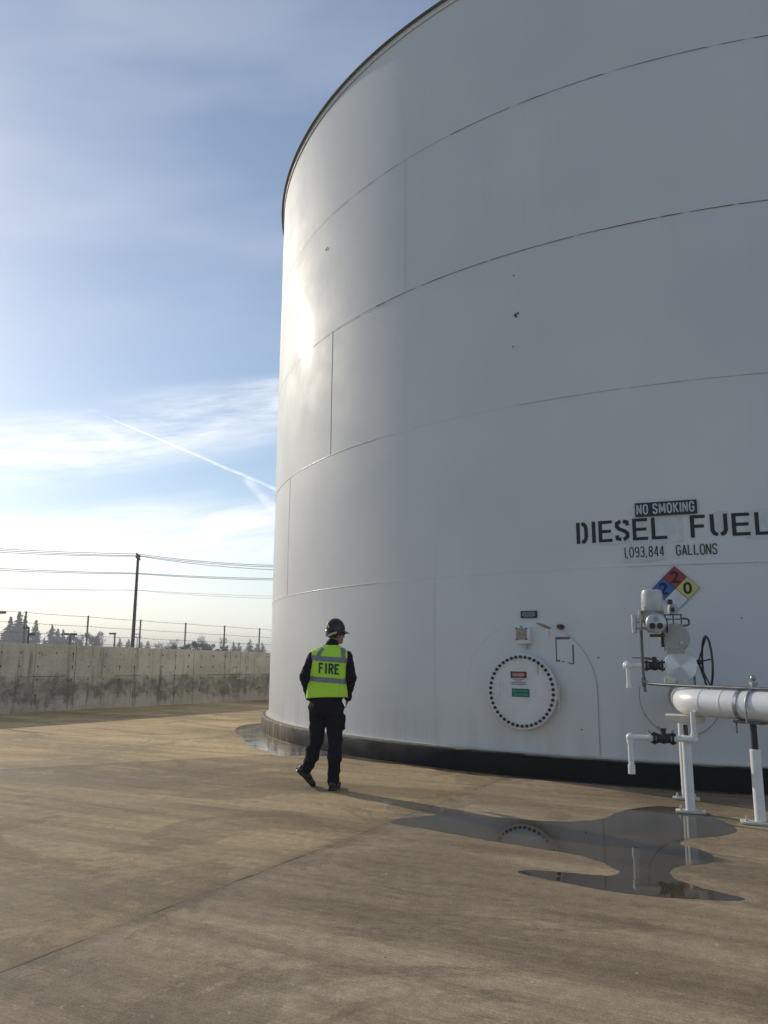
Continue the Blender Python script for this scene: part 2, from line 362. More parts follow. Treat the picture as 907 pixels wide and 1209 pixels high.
def m_wall(t, p, tc):                                   # local x runs along the wall, z up
    X, Y, Z = t.sep(tc)
    big = t.noise(t.comb(t.m('MULTIPLY', X, .8), 0., t.m('MULTIPLY', Z, 1.1)), 1., 6, .65, .5)
    st = t.noise(t.mapv(tc, (4.5, 1, .45)), 1., 6, .65); g = t.noise(tc, 26, 4, .65)
    c = t.mix(t.ramp(big, .3, .7), (.46, .425, .35), (.62, .575, .48))
    c = t.mix(t.ramp(st, .52, .70, 0, .75), c, (.16, .14, .112))
    bl = t.noise(tc, 5.5, 6, .7, .5); c = t.mix(t.ramp(bl, .54, .66, 0, .5), c, (.20, .18, .145)); c = t.mix(t.ramp(bl, .30, .40, .3, 0), c, (.70, .66, .56))
    edge = t.m('ADD', t.m('MULTIPLY', t.m('SUBTRACT', t.noise(tc, 1.6, 6, .7, .6), .5), 1.1), Z)
    pat = t.ramp(t.noise(tc, 2.4, 6, .7, .8), .36, .60, .25, 1.)
    dk = t.m('MULTIPLY', pat, t.m('MULTIPLY', t.ramp(edge, .93, .72, 0., 1.), t.ramp(t.m('ADD', edge, t.m('MULTIPLY', t.m('SUBTRACT', st, .5), .8)), .18, .40)))
    c = t.mix(t.m('MULTIPLY', dk, .76), c, t.mix(g, (.06, .058, .052), (.15, .145, .13)))
    lowb = t.m('MULTIPLY', t.ramp(Z, .94, .92), .22); c = t.mix(lowb, c, (.16, .15, .135))
    k = t.ramp(g, .3, .7, .82, 1.12); c = t.mix(1., c, t.comb(k, k, k), 'MULTIPLY')
    t.put(p.inputs['Base Color'], c); p.inputs['Roughness'].default_value = .9; t.put(p.inputs['Normal'], t.bump(g, .3, .01))
WALLM = material('stained_board_formed_concrete', m_wall)
GROOVE = material('dark_wall_joint', color=(.13, .12, .105), rough=.95, vary=.5)
ROOFM = material('tank_roof_paint', color=(.6, .6, .58), rough=.6)
RIMM = material('rim_angle_paint', color=(.17, .15, .13), rough=.6, vary=.3, scale=3)
WOOD = material('weathered_pole_wood', color=(.075, .058, .045), rough=.9, vary=.3, scale=3)
CABLE = material('dark_cable', color=(.035, .035, .04), rough=.6)
POSTM = material('weathered_post_steel', color=(.26, .25, .235), rough=.6, vary=.3, metal=.2)
LAMPM = material('dark_lamp_housing', color=(.05, .047, .045), rough=.55)
LAMPT = material('tan_lamp_housing', color=(.28, .23, .17), rough=.55)

# ------------------------------------------------------------------ ground
def sheet(name, pts, z, mat):
    mb = MB(); mb.quad([(x, y, z) for x, y in pts]); o = mb.build(name, mat, smooth=False); return tag(o, kind='structure')
sheet('ground', [(-1600, -1600), (1600, -1600), (1600, 1600), (-1600, 1600)], -.03, SOIL)
WA = Vector((-9.98, 21.1, 0)); WD = Vector((5.83, 7.89, 0)).normalized(); WN = Vector((WD.y, -WD.x, 0))     # wall foot line; WN faces the tank
w0, w1 = WA + WD * -34, WA + WD * 34
sheet('concrete_floor', [(w0.x, w0.y), (w0.x + 70 * WN.x, w0.y + 70 * WN.y), (w1.x + 70 * WN.x, w1.y + 70 * WN.y), (w1.x, w1.y)], 0, FLOOR)

def smooth_loop(pts, it=3):
    pts = [Vector((*p, 0)) for p in pts]
    for _ in range(it):
        q = []
        for i, p in enumerate(pts):
            n = pts[(i + 1) % len(pts)]; q += [p * .75 + n * .25, p * .25 + n * .75]
        pts = q
    return pts
def pool(name, pts, z, mat, seed=0, amp=.03):
    pts = smooth_loop(pts, 4); mb = MB(); vs = []
    for p in pts:
        n = noise.noise_vector(Vector((p.x * 2.5, p.y * 2.5, seed))) + .55 * noise.noise_vector(Vector((p.x * 8, p.y * 8, seed))) + .3 * noise.noise_vector(Vector((p.x * 24, p.y * 24, seed)))
        vs.append(mb.b.verts.new((p.x + n.x * amp, p.y + n.y * amp, z)))
    f = mb.b.faces.new(vs); bmesh.ops.triangulate(mb.b, faces=[f])
    return tag(mb.build(name, mat, smooth=False), kind='structure')
pool('puddle', [(0.01, 7.68), (0.23, 7.92), (0.57, 8.07), (0.88, 8.0), (1.21, 7.92), (1.57, 7.78), (1.87, 7.75), (2.15, 7.95), (2.43, 8.34), (2.69, 8.58), (3.06, 8.6), (3.27, 8.1), (3.18, 7.35), (2.88, 7.17), (2.63, 7.1), (2.44, 6.9), (2.54, 6.76), (2.59, 6.46), (2.45, 6.25), (2.18, 6.18), (2.06, 6.01), (2.04, 5.79), (2.18, 5.55), (2.37, 5.37), (2.19, 5.32), (1.84, 5.4), (1.6, 5.48), (1.36, 5.63), (1.06, 5.85), (0.93, 6.03), (1.15, 6.05), (1.42, 5.93), (1.68, 5.9), (1.72, 6.07), (1.6, 6.44), (1.29, 6.7), (0.78, 7.05), (0.44, 7.37)], .0015, PUDDLE, 1)
pool('water_film', [(-2.5, 15.0), (-3.05, 16.6), (-3.2, 18.2), (-2.75, 18.9), (-2.30, 17.2), (-2.33, 15.9), (-1.86, 14.67), (-1.15, 13.51), (-0.75, 12.9), (-0.85, 12.55), (-1.3, 12.72), (-1.65, 12.5), (-1.85, 13.3), (-2.25, 13.8), (-2.45, 14.3)], .0015, FILM, 5)

# ------------------------------------------------------------------ the tank
TC = Vector((7.601, 19.19, 0)); TR = 10.208; TH0 = math.atan2(-TC.y, -TC.x)
ZC = [.287, 2.672, 5.058, 7.412, 9.831, 12.338]
def tp(u, z, off=0.):
    a = TH0 + u / TR; return Vector((TC.x + (TR + off) * math.cos(a), TC.y + (TR + off) * math.sin(a), z))
def tn(u):
    a = TH0 + u / TR; return Vector((math.cos(a), math.sin(a), 0)), Vector((-math.sin(a), math.cos(a), 0))   # outward, rightward
def frame(u, z, off):
    n, rt = tn(u); c = tp(u, z, off)
    return (lambda x, y, d=0.: c + rt * x + Vector((0, 0, 1)) * y + n * d), n, rt
tank = empty('storage_tank', TC, 'huge white cylindrical diesel fuel storage tank on black curb filling the right of the view', 'storage tank')
# shell: plates bow very slightly between the welds
mb = MB(); rows = []; NS = 560
zs = []
for i in range(5):
    for k in range(10): zs.append((ZC[i] + (ZC[i + 1] - ZC[i]) * k / 10, i, k / 10))
zs.append((ZC[5], 4, 1.))
def shell_off(u, z, i, f):
    o = .0045 * math.sin(math.pi * f) * (1 + .6 * noise.noise(Vector((u * .15, i * 7.3, 1))))
    o += .006 * noise.noise(Vector((u * .33, z * .30, 4))) + .002 * noise.noise(Vector((u * .9, z * .7, 9)))
    return o - .004
for z, i, fq in zs:
    rows.append([tp(2 * math.pi * TR * k / NS, z, shell_off(2 * math.pi * TR * k / NS, z, i, fq)) for k in range(NS)])
mb.grid(rows, True); mb.build('shell', TANKW, tank, 60)
# roof, rim angle, curb
mb = MB(); top = [[tp(2 * math.pi * TR * k / 128, 12.345, -.01) for k in range(128)], [tp(2 * math.pi * TR * k / 128, 13.0, -TR + .2) for k in range(128)]]
v = mb.grid(top, True); mb.fan(v[-1]); mb.build('roof', ROOFM, tank)
def ring(name, prof, mat, seg=360, parent=tank):
    mb = MB(); rows = [[tp(2 * math.pi * TR * k / seg, z, d) for k in range(seg)] for d, z in prof]; rows.append(rows[0])
    mb.grid(rows, True); return mb.build(name, mat, parent, 40)
ring('rim_angle', [(.004, 12.338), (.075, 12.338), (.075, 12.352), (.012, 12.356), (.012, 12.43), (-.02, 12.43), (-.02, 12.352)], RIMM)
ring('rim_flange', [(.006, 12.24), (.020, 12.24), (.020, 12.336), (.006, 12.336)], BEADW)
ring('curb', [(-.3, -.02), (.155, -.02), (.150, .255), (.128, .283), (-.3, .283)], CURB)
ring('bottom_chime', [(-.05, .2845), (.062, .2845), (.062, .296), (.004, .297), (-.05, .297)], OFFW)
def bead(name, pts, r, mat): 
    mb = MB(); mb.tube(pts, r, 6); return mb.build(name, mat, tank, 80)
for i, z in enumerate(ZC[1:5]):
    rr = [(.0065 if i < 2 and k / 420 * 2 * math.pi * TR > 2 * math.pi * TR - 17 and k / 420 * 2 * math.pi * TR < 2 * math.pi * TR - 4.9 else .0025) for k in range(420)]
    mb = MB(); mb.tube([tp(2 * math.pi * TR * k / 420, z, .001 + shell_off(2 * math.pi * TR * k / 420, z, i, 1.)) for k in range(420)], rr, 6, True); mb.build('weld_seam', BEADW, tank, 80)
def vbead(u, z0, z1, mat=BEADW, r=.0035):
    i = max(k for k in range(5) if ZC[k] <= z0 + .02)
    bead('vertical_weld', [tp(u, z0 + (z1 - z0) * k / 20, .002 + shell_off(u % (2 * math.pi * TR), z0, i, max(0, min(1, ((z0 + (z1 - z0) * k / 20) - ZC[i]) / (ZC[i + 1] - ZC[i]))))) for k in range(21)], r, mat)
vbead(-6.32, ZC[2], ZC[3], FAINT, .0028); vbead(-8.335, ZC[1], ZC[2]); vbead(-4.26, ZC[3], ZC[4], FAINT, .0025); vbead(-3.65, ZC[0] + .01, ZC[1], TANKW, .0035)
vbead(4.2, ZC[0] + .01, ZC[1], FAINT, .0035); vbead(5.9, ZC[2], ZC[3]); vbead(3.1, ZC[3], ZC[4], FAINT, .0025)
rng = random.Random(5)
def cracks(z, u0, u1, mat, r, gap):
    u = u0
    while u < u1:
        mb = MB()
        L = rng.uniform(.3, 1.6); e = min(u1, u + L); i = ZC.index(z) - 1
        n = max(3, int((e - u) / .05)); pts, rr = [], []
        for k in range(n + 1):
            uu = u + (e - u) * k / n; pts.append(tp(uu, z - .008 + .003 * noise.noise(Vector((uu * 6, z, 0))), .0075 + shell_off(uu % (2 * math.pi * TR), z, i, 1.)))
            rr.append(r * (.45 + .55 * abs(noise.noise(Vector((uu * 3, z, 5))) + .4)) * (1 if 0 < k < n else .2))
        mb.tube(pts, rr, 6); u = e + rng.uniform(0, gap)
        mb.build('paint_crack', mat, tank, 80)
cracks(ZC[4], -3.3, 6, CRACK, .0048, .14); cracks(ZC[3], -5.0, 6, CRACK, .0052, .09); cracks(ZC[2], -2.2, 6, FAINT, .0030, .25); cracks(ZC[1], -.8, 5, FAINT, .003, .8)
cracks(ZC[4], -6.4, -3.3, FAINT, .0035, .3); cracks(ZC[3], -7.2, -5.0, FAINT, .0035, .15)

# reinforcing plate round the manhole (arch), and the round pad at the nozzle
def curved_plate(name, outline, off, th, mat, parent=tank, cut=14):
    """outline in (u, z), conformed to the shell"""
    mb = MB(); us = [p[0] for p in outline]; c = (sum(us) / len(us), sum(p[1] for p in outline) / len(outline))
    rowsn = [[tp(c[0] + (p[0] - c[0]) * k / cut, c[1] + (p[1] - c[1]) * k / cut, off + th) for p in outline] for k in range(1, cut + 1)]
    vs = mb.grid(rowsn + [[tp(p[0], p[1], off - .01) for p in outline]], True); mb.fan(vs[0])
    return mb.build(name, mat, parent, 30)
ar = [(-3.085, .30), (-3.085, 1.1)] + [(-2.158 + .927 * math.cos(a), 1.09 + .915 * math.sin(a)) for a in [math.pi * (1 - k / 40) for k in range(1, 40)]] + [(-1.232, 1.1), (-1.232, .30)]
curved_plate('reinforcing_plate', ar, 0, .011, TANKW)
mb = MB(); mb.tube([tp(u, z, .010) for u, z in ar[26:]] , .0026, 6); mb.build('plate_shade_line', material('plate_edge_shadow', color=(.22, .21, .20), rough=.8), tank)  # shade along the plate's right edge, put in as a dark line
mb = MB(); mb.tube([tp(u, z, .010) for u, z in ar[1:30]] , .005, 6); mb.build('plate_edge_weld', BEADW, tank)
padc = (-.25, 1.06)
pd = [(padc[0] + .47 * math.cos(2 * math.pi * k / 48), padc[1] + .47 * math.sin(2 * math.pi * k / 48)) for k in range(48)]
curved_plate('nozzle_pad', pd, 0, .010, TANKW)
mb = MB(); mb.tube([tp(u, z, .009) for u, z in pd[22:47]], .0026, 6); mb.build('pad_edge_crack', CRACK, tank)

# wet floor and tank shade along the curb foot, painted as one dark sheet
mb = MB(); us = [-7.6 + 13.6 * k / 260 for k in range(261)]
def damp_shade(u): return .155 + max(0, min(1, (u + 7.6) / .8)) * (.06 + .20 * max(0, noise.noise(Vector((u * .55, 3, 1))) + .28) + .05 * noise.noise(Vector((u * 2.6, 7, 1))) + .03 * noise.noise(Vector((u * 9, 2, 1))) + .16 * math.exp(-((u + 4.9) / .9) ** 2))
mb.grid([[tp(u, .0008, .14) for u in us], [tp(u, .0008, max(.156, damp_shade(u))) for u in us]]); tag(mb.build('damp_shade_patch', DAMP_SHADE, smooth=False), kind='structure')

# painted lettering
def lay(off): return lambda x, y: tp(x, y, off)
px2u = lambda zx: -1.437 + (660 + zx / 3.672 - 679) * .01020
def word(letters):
    mb = MB(); th = .047; z0, z1 = 3.000, 3.282; fn = lay(.006)
    for ch, a, b in letters:
        x0, x1 = px2u(a), px2u(b); W_ = x1 - x0; Z = lambda q: z0 + (z1 - z0) * q
        bar = lambda xa, xb, za, zb: mb.quad([fn(xa, za), fn(xb, za), fn(xb, zb), fn(xa, zb)])
        if ch in 'EFLI': bar(x0, x0 + th, z0, z1)
        if ch in 'EF': bar(x0 + th, x1, z1 - th * .85, z1); bar(x0 + th, x1 - .015, Z(.5) - th * .42, Z(.5) + th * .42)
        if ch in 'EL': bar(x0 + th, x1, z0, z0 + th * .85)
        h = th / 2
        if ch == 'D':
            bar(x0, x0 + th, z0, z1)
            stroke(mb, fn, [(x0 + th + .022, z1 - h), (x1 - .055, z1 - h), (x1 - h - .008, z1 - .055), (x1 - h, z1 - .09), (x1 - h, z0 + .09), (x1 - h - .008, z0 + .055), (x1 - .055, z0 + h), (x0 + th + .022, z0 + h)], th)
        if ch == 'U':
            m_ = (x0 + x1) / 2
            stroke(mb, fn, [(x0 + h, z1), (x0 + h, z0 + .08), (x0 + h + .02, z0 + .042), (m_ - .018, z0 + h)], th)
            stroke(mb, fn, [(x1 - h, z1), (x1 - h, z0 + .08), (x1 - h - .02, z0 + .042), (m_ + .018, z0 + h)], th)
        if ch == 'S':
            m_ = (x0 + x1) / 2
            stroke(mb, fn, [(x1 - h, Z(.72)), (x1 - h - .008, Z(.87)), (x1 - .06, z1 - h - .004), (m_ + .014, z1 - h)], th)
            stroke(mb, fn, [(m_ - .014, z1 - h), (x0 + .06, z1 - h - .006), (x0 + h + .006, Z(.83)), (x0 + h + .004, Z(.69)), (x0 + .055, Z(.57)), (x1 - .055, Z(.45)), (x1 - h - .004, Z(.33)), (x1 - h - .006, Z(.19)), (x1 - .06, z0 + h + .006), (m_ + .014, z0 + h)], th)
            stroke(mb, fn, [(m_ - .014, z0 + h), (x0 + .06, z0 + h + .004), (x0 + h + .008, Z(.13)), (x0 + h, Z(.28))], th)
    return mb.build('painted_word', BLACK, tank, smooth=False)
word([('D', 75, 130), ('I', 149, 166), ('E', 180, 243), ('S', 255, 322), ('E', 335, 402), ('L', 418, 485)])
word([('F', 585, 648), ('U', 668, 740), ('E', 757, 830), ('L', 850, 914)])
GLY = {'0': [[(.5, 1), (.15, .93), (0, .75), (0, .25), (.15, .07), (.5, 0), (.85, .07), (1, .25), (1, .75), (.85, .93), (.5, 1)]], '1': [[(0, 0), (0, 1)]], ',': [[(0, .10), (-.05, -.14)]],
       '9': [[(1, .55), (.5, .46), (.12, .54), (0, .7), (.08, .9), (.5, 1), (.88, .92), (1, .75), (1, .25), (.85, .07), (.5, 0), (.1, .08)]], '3': [[(.02, .86), (.3, 1), (.75, .98), (1, .8), (.92, .6), (.4, .53)], [(.4, .53), (.92, .46), (1, .25), (.8, .04), (.3, 0), (0, .14)]],
       '8': [[(.5, .53), (.12, .62), (.06, .82), (.25, .98), (.75, .98), (.94, .82), (.88, .62), (.5, .53), (.1, .42), (0, .22), (.2, .02), (.8, .02), (1, .22), (.9, .42), (.5, .53)]], '4': [[(.78, 0), (.78, 1)], [(.70, .98), (0, .30)], [(0, .27), (1, .27)]],
       'G': [[(1, .76), (.85, .95), (.5, 1), (.15, .93), (0, .75), (0, .25), (.15, .07), (.5, 0), (.85, .07), (1, .25), (1, .45), (.55, .45)]], 'A': [[(0, 0), (.5, 1)], [(.5, 1), (1, 0)], [(.2, .3), (.8, .3)]], 'L': [[(0, 1), (0, 0)], [(0, .05), (1, .05)]],
       'N': [[(0, 0), (0, 1)], [(.08, .95), (.92, .05)], [(1, 0), (1, 1)]], 'S': [[(1, .78), (.85, .95), (.5, 1), (.14, .93), (.02, .76), (.14, .59), (.86, .42), (.98, .25), (.86, .07), (.5, 0), (.12, .07), (0, .22)]]}
GLY['O'] = GLY['0']
for body, a, b in (('1,093,844', -.805, -.337), ('GALLONS', -.185, .282)):
    wd = [{'1': 0., ',': .012}.get(ch, 1.) for ch in body]; nw = sum(1 for q in wd if q == 1.); gap = .023
    W_ = (b - a - gap * (len(body) - 1) - sum(q for q in wd if q < 1)) / nw; x0 = a; mb = MB()
    for ch, q in zip(body, wd):
        for pl in GLY[ch]: stroke(mb, lay(.006), [(x0 + c_ * (W_ if q == 1 else .02), 2.785 + d_ * .128) for c_, d_ in pl], .0135)
        x0 += (W_ if q == 1 else q) + gap
    mb.build('painted_word', BLACK, tank, smooth=False)
for (a, b, c, d) in ((-.75, -.10, 2.945, 3.30), (.25, .44, 3.03, 3.31), (.62, 1.06, 2.96, 3.32), (-.83, -.32, 2.73, 2.94), (-1.12, -.76, 2.97, 3.10)):
    curved_plate('paint_patch', [(a, c), ((a + b) / 2, c - .012), (b, c + .01), (b + .012, (c + d) / 2), (b, d), ((a + b) / 2, d + .01), (a, d - .012)], .0, .0035, PATCH)
# small marks on the shell
def blob(name, u, z, w_, h_, mat, seed, off=.012, n=18):
    mb = MB(); vs = []
    for k in range(n):
        a = 2 * math.pi * k / n; q = 1 + .45 * noise.noise(Vector((math.cos(a) * 1.3, math.sin(a) * 1.3, seed)))
        vs.append(mb.b.verts.new(tp(u + w_ * q * math.cos(a), z + h_ * q * math.sin(a), off)))
    mb.b.faces.new(vs); return mb.build(name, mat, tank, smooth=False)
for k, (u, z, s) in enumerate(((-6.62, 9.19, .03), (-6.58, 9.21, .02), (-2.20, 6.42, .024), (-2.16, 6.44, .018), (-2.19, 6.39, .016), (-2.25, 5.94, .013), (-2.21, 7.04, .012), (-2.72, 1.06, .012), (-1.45, .62, .012), (-1.2, 1.52, .012), (.5, 2.0, .01))): blob('rust_spot', u, z, s, s * .8, RUST, k)
mb = MB(); us = [-2.01 + .21 * k / 16 for k in range(17)]
mid_z = lambda u: 1.972 - (u + 2.01) * .36
tk_ = lambda k: .043 * math.sin(math.pi * min(1, max(.04, k / 16))) ** .6
mb.grid([[tp(u, mid_z(u) + .4 * tk_(k), .0135) for k, u in enumerate(us)], [tp(u, mid_z(u) - .6 * tk_(k), .0135) for k, u in enumerate(us)]]); mb.build('bare_primer_patch', TANP, tank, smooth=False)
blob('rust_run', -1.835, 1.84, .007, .06, OFFW, 3, .013)
mb = MB(); F_ = lambda a, b, c, d: mb.quad([tp(a, c, .0125), tp(b, c, .0125), tp(b, d, .0125), tp(a, d, .0125)])
F_(-1.757, -1.740, 1.47, 1.786); F_(-1.74, -1.56, 1.752, 1.786); F_(-1.535, -1.512, 1.44, 1.68); F_(-1.757, -1.70, 1.465, 1.488); F_(-1.68, -1.64, 1.462, 1.476); F_(-1.60, -1.57, 1.445, 1.46); F_(-1.57, -1.512, 1.434, 1.45)
mb.build('tape_residue', TAPE, tank, smooth=False)
mb = MB(); n_, r__ = tn(-1.66); mb.cyl(tp(-1.665, 1.915, 0), tp(-1.665, 1.915, .07), .035, .03, 12); mb.box(tp(-1.68, 1.92, .05), (.06, .05, .05), r__, n_, (0, 0, 1), .006); mb.build('rusty_stub', RUST, tank)

# manhole
MU, MZ, MO = -2.205, 1.078, .115
fr, n_, rt = frame(MU, MZ, MO)
man = MB(); man.lathe(fr(0, 0, -.2), n_, [(0, .36), (.155, .36), (.155, .488), (.176, .492), (.176, .36)], 64, False); man.build('manhole_neck', COVERW, tank)
man = MB(); man.lathe(fr(0, 0, -.022), n_, [(0, .485), (.004, .492), (.018, .492), (.022, .488)], 72); cover = man.build('manhole_cover', COVERW, tank)
b0 = None
bolts = []
for k in range(42):
    a = 2 * math.pi * (k + .5) / 42; p_ = fr(.447 * math.cos(a), .447 * math.sin(a))
    if b0 is None:
        mb = MB(); base = fr(0, 0); mb.lathe(base, n_, [(0.0005, .0215), (.02, .0215)], 6); mb.lathe(base, n_, [(.0201, .011), (.036, .011)], 10)
        b0 = mb.build('bolt', BOLTM, cover); b0.location = p_ - base; o = b0; basep = base
    else:
        o = b0.copy(); COL.objects.link(o); o.parent = cover; o.location = p_ - basep
    o.rotation_euler = (0, 0, 0)
mb = MB()
mb.box(fr(.495, -.02, -.02), (.03, .15, .035), rt, (0, 0, 1), n_, .005); mb.cyl(fr(.512, -.13, -.02), fr(.512, .09, -.02), .010, None, 10); mb.box(fr(.508, -.19, -.03), (.02, .05, .02), rt, (0, 0, 1), n_); mb.build('hinge', OFFW, cover)
mb = MB(); mb.tube([fr(-.315, .095, .001), fr(-.315, .095, .03), fr(-.315, .015, .032), fr(-.315, -.06, .03), fr(-.315, -.06, .001)], .006, 8); mb.build('grab_handle', COVERW, cover)
mb = MB(); mb.quad([fr(.225, .395, .0015), fr(.25, .395, .0015), fr(.243, .22, .0015), fr(.232, .22, .0015)]); mb.build('rust_run', material('pale_rust_stain', color=(.52, .42, .27), rough=.6), cover, smooth=False)

# ------------------------------------------------------------------ signs on the tank
RED = material('red_sign_face', color=(.36, .035, .03), rough=.45); BLUE = material('blue_sign_face', color=(.03, .13, .42), rough=.45)
YEL = material('yellow_sign_face', color=(.58, .56, .16), rough=.45); SWH = material('white_sign_face', color=(.66, .67, .68), rough=.45)
GRN = material('green_sign_face', color=(.012, .16, .11), rough=.45); NAVY = material('black_sign_face', color=(.012, .016, .024), rough=.45); LTX = material('pale_sign_text', color=(.55, .57, .58), rough=.5)
SGR = material('faded_sign_text', color=(.10, .30, .24), rough=.5); DGR = material('grey_sign_text', color=(.12, .12, .13), rough=.6)
def board(mb, fr, w_, h_, d0, th):
    P = [fr(x * w_ / 2, y * h_ / 2, d) for d in (d0, d0 + th) for x, y in ((-1, -1), (1, -1), (1, 1), (-1, 1))]
    v = [mb.b.verts.new(p) for p in P]
    for q in ((3, 2, 1, 0), (4, 5, 6, 7), (0, 1, 5, 4), (1, 2, 6, 5), (2, 3, 7, 6), (3, 0, 4, 7)): mb.b.faces.new([v[i] for i in q])
def sign(name, u, z, off, w_, h_, mat, label, wide=False):
    e = empty(name, tp(u, z, off), label, 'sign'); f2, a, b = frame(u, z, off)
    mb = MB(); board(mb, f2, w_, h_, -.004, .006); mb.build('board', mat, e, smooth=False); return e, f2
# no smoking
e, f2 = sign('no_smoking_sign', -.282, 3.389, .022, .742, .178, NAVY, 'black NO SMOKING sign with pale letters above the words DIESEL FUEL')
mb = MB(); x0 = -.345
GL = {'N': [[(0, 0), (0, 1)], [(.06, .97), (.94, .03)], [(1, 0), (1, 1)]], 'O': [[(.5, 1), (.12, .9), (0, .68), (0, .32), (.12, .1), (.5, 0), (.88, .1), (1, .32), (1, .68), (.88, .9), (.5, 1)]],
      'S': [[(1, .76), (.88, .93), (.5, 1), (.12, .92), (.02, .74), (.14, .58), (.86, .42), (.98, .26), (.88, .08), (.5, 0), (.12, .07), (0, .24)]], 'M': [[(0, 0), (0, 1)], [(.05, .97), (.5, .15)], [(.5, .15), (.95, .97)], [(1, 0), (1, 1)]],
      'K': [[(0, 0), (0, 1)], [(.08, .42), (1, 1)], [(.3, .58), (1, 0)]], 'I': [[(0, 0), (0, 1)]], 'G': [[(1, .74), (.88, .92), (.5, 1), (.12, .9), (0, .68), (0, .32), (.12, .1), (.5, 0), (.88, .08), (1, .2), (1, .46), (.55, .46)]]}
for ch in 'NO SMOKING':
    if ch == ' ': x0 += .040; continue
    W_ = {'I': 0., 'M': .062}.get(ch, .046)
    for pl in GL[ch]: stroke(mb, lambda x, y: f2(x, y, .0035), [(x0 + a_ * W_, -.058 + b_ * .122) for a_, b_ in pl], .0185)
    x0 += W_ + .0315
mb.build('lettering', LTX, e, smooth=False)
# hazard diamond
DU, DZ, HD = -.223, 2.372, .281
e = empty('hazard_diamond', tp(DU, DZ, .02), 'four colour hazard diamond reading 2, 2 and 0 just behind the grey valve actuator', 'sign'); f2, a, b = frame(DU, DZ, .018)
def dia(cx, cy, h, d, mat, nm, th=.003):
    mb = MB(); lo = [mb.b.verts.new(f2(cx + x * h, cy + y * h, d)) for x, y in ((0, -1), (1, 0), (0, 1), (-1, 0))]; hi = [mb.b.verts.new(f2(cx + x * h, cy + y * h, d + th)) for x, y in ((0, -1), (1, 0), (0, 1), (-1, 0))]
    mb.fan(hi); mb.fan(lo[::-1])
    for k in range(4): mb.fan([lo[k], lo[(k + 1) % 4], hi[(k + 1) % 4], hi[k]])
    return mb.build(nm, mat, e, smooth=False)
dia(0, 0, HD, -.006, NAVY, 'board', .006)
hq = HD / 2
for cx, cy, mt, nm, ch in ((0, hq, RED, 'red_square', '2'), (-hq, 0, BLUE, 'blue_square', '2'), (hq, 0, YEL, 'yellow_square', '0'), (0, -hq, SWH, 'white_square', None)):
    o = dia(cx, cy, hq - .005, .0015, mt, nm)
    if ch: mb = MB(); put_text(mb, ch, lambda x, y: f2(x, y, .0065), cx - .052, cx + .052, cy - .075, cy + .075, .03); mb.build('numeral', BLACK, e, smooth=False)
# nameplate
e, f2 = sign('nameplate', -2.117, 2.088, .014, .235, .095, NAVY, 'small black metal nameplate of fine print above the round manhole', True)
mb = MB()
for k in range(5):
    y = .03 - k * .015; L = (.085, .1, .095, .1, .07)[k]
    for q in range(9):
        x = -L + q * 2 * L / 9; mb.quad([f2(x, y - .003, .0035), f2(x + 2 * L / 9 - .006, y - .003, .0035), f2(x + 2 * L / 9 - .006, y + .003, .0035), f2(x, y + .003, .0035)])
mb.build('fine_print', LTX, e, smooth=False)
# danger sign and green sign, stuck on the cover
def on_cover(name, x, y, w_, h_, mat, label):
    e = empty(name, fr(x, y, .001), label, 'sign'); g = lambda a, b, d=0.: fr(x + a, y + b, .001 + d)
    mb = MB(); board(mb, g, w_, h_, 0, .003); mb.build('board', mat, e, smooth=False); return e, g
e, g = on_cover('danger_sign', -.035, .165, .235, .185, SWH, 'small DANGER sign with red oval on black, on the manhole cover above the green sign')
mb = MB(); mb.quad([g(-.115, .005, .004), g(.115, .005, .004), g(.115, .09, .004), g(-.115, .09, .004)]); mb.build('header', NAVY, e, smooth=False)
mb = MB(); mb.b.faces.new([mb.b.verts.new(g(.103 * math.copysign(abs(math.cos(a)) ** .6, math.cos(a)), .0475 + .036 * math.copysign(abs(math.sin(a)) ** .8, math.sin(a)), .0048)) for a in [2 * math.pi * k / 40 for k in range(40)]]); mb.build('red_oval', RED, e, smooth=False)
mb = MB(); put_text(mb, 'DANGER', lambda x, y: g(x, y, .0056), -.082, .082, .028, .067, .02); mb.build('lettering', LTX, e, smooth=False)
mb = MB()
for y, L in ((-.012, .085), (-.032, .05), (-.052, .105), (-.075, .102)):
    for q in range(8): x = -L + q * L / 4; mb.quad([g(x, y - .006, .004), g(x + L / 4 - .005, y - .006, .004), g(x + L / 4 - .005, y + .006, .004), g(x, y + .006, .004)])
mb.build('fine_print', DGR, e, smooth=False)
e, g = on_cover('green_sign', -.012, -.02, .252, .108, GRN, 'small dark green safety sign with faded print in the middle of the manhole cover')
mb = MB(); 
for x0, x1, y0, y1 in ((-.105, -.075, .01, .04), (-.06, .10, .018, .03), (-.095, -.04, -.034, -.014), (-.03, .02, -.03, -.016), (.03, .10, -.034, -.016)): mb.quad([g(x0, y0, .004), g(x1, y0, .004), g(x1, y1, .004), g(x0, y1, .004)])
mb.build('fine_print', SGR, e, smooth=False)
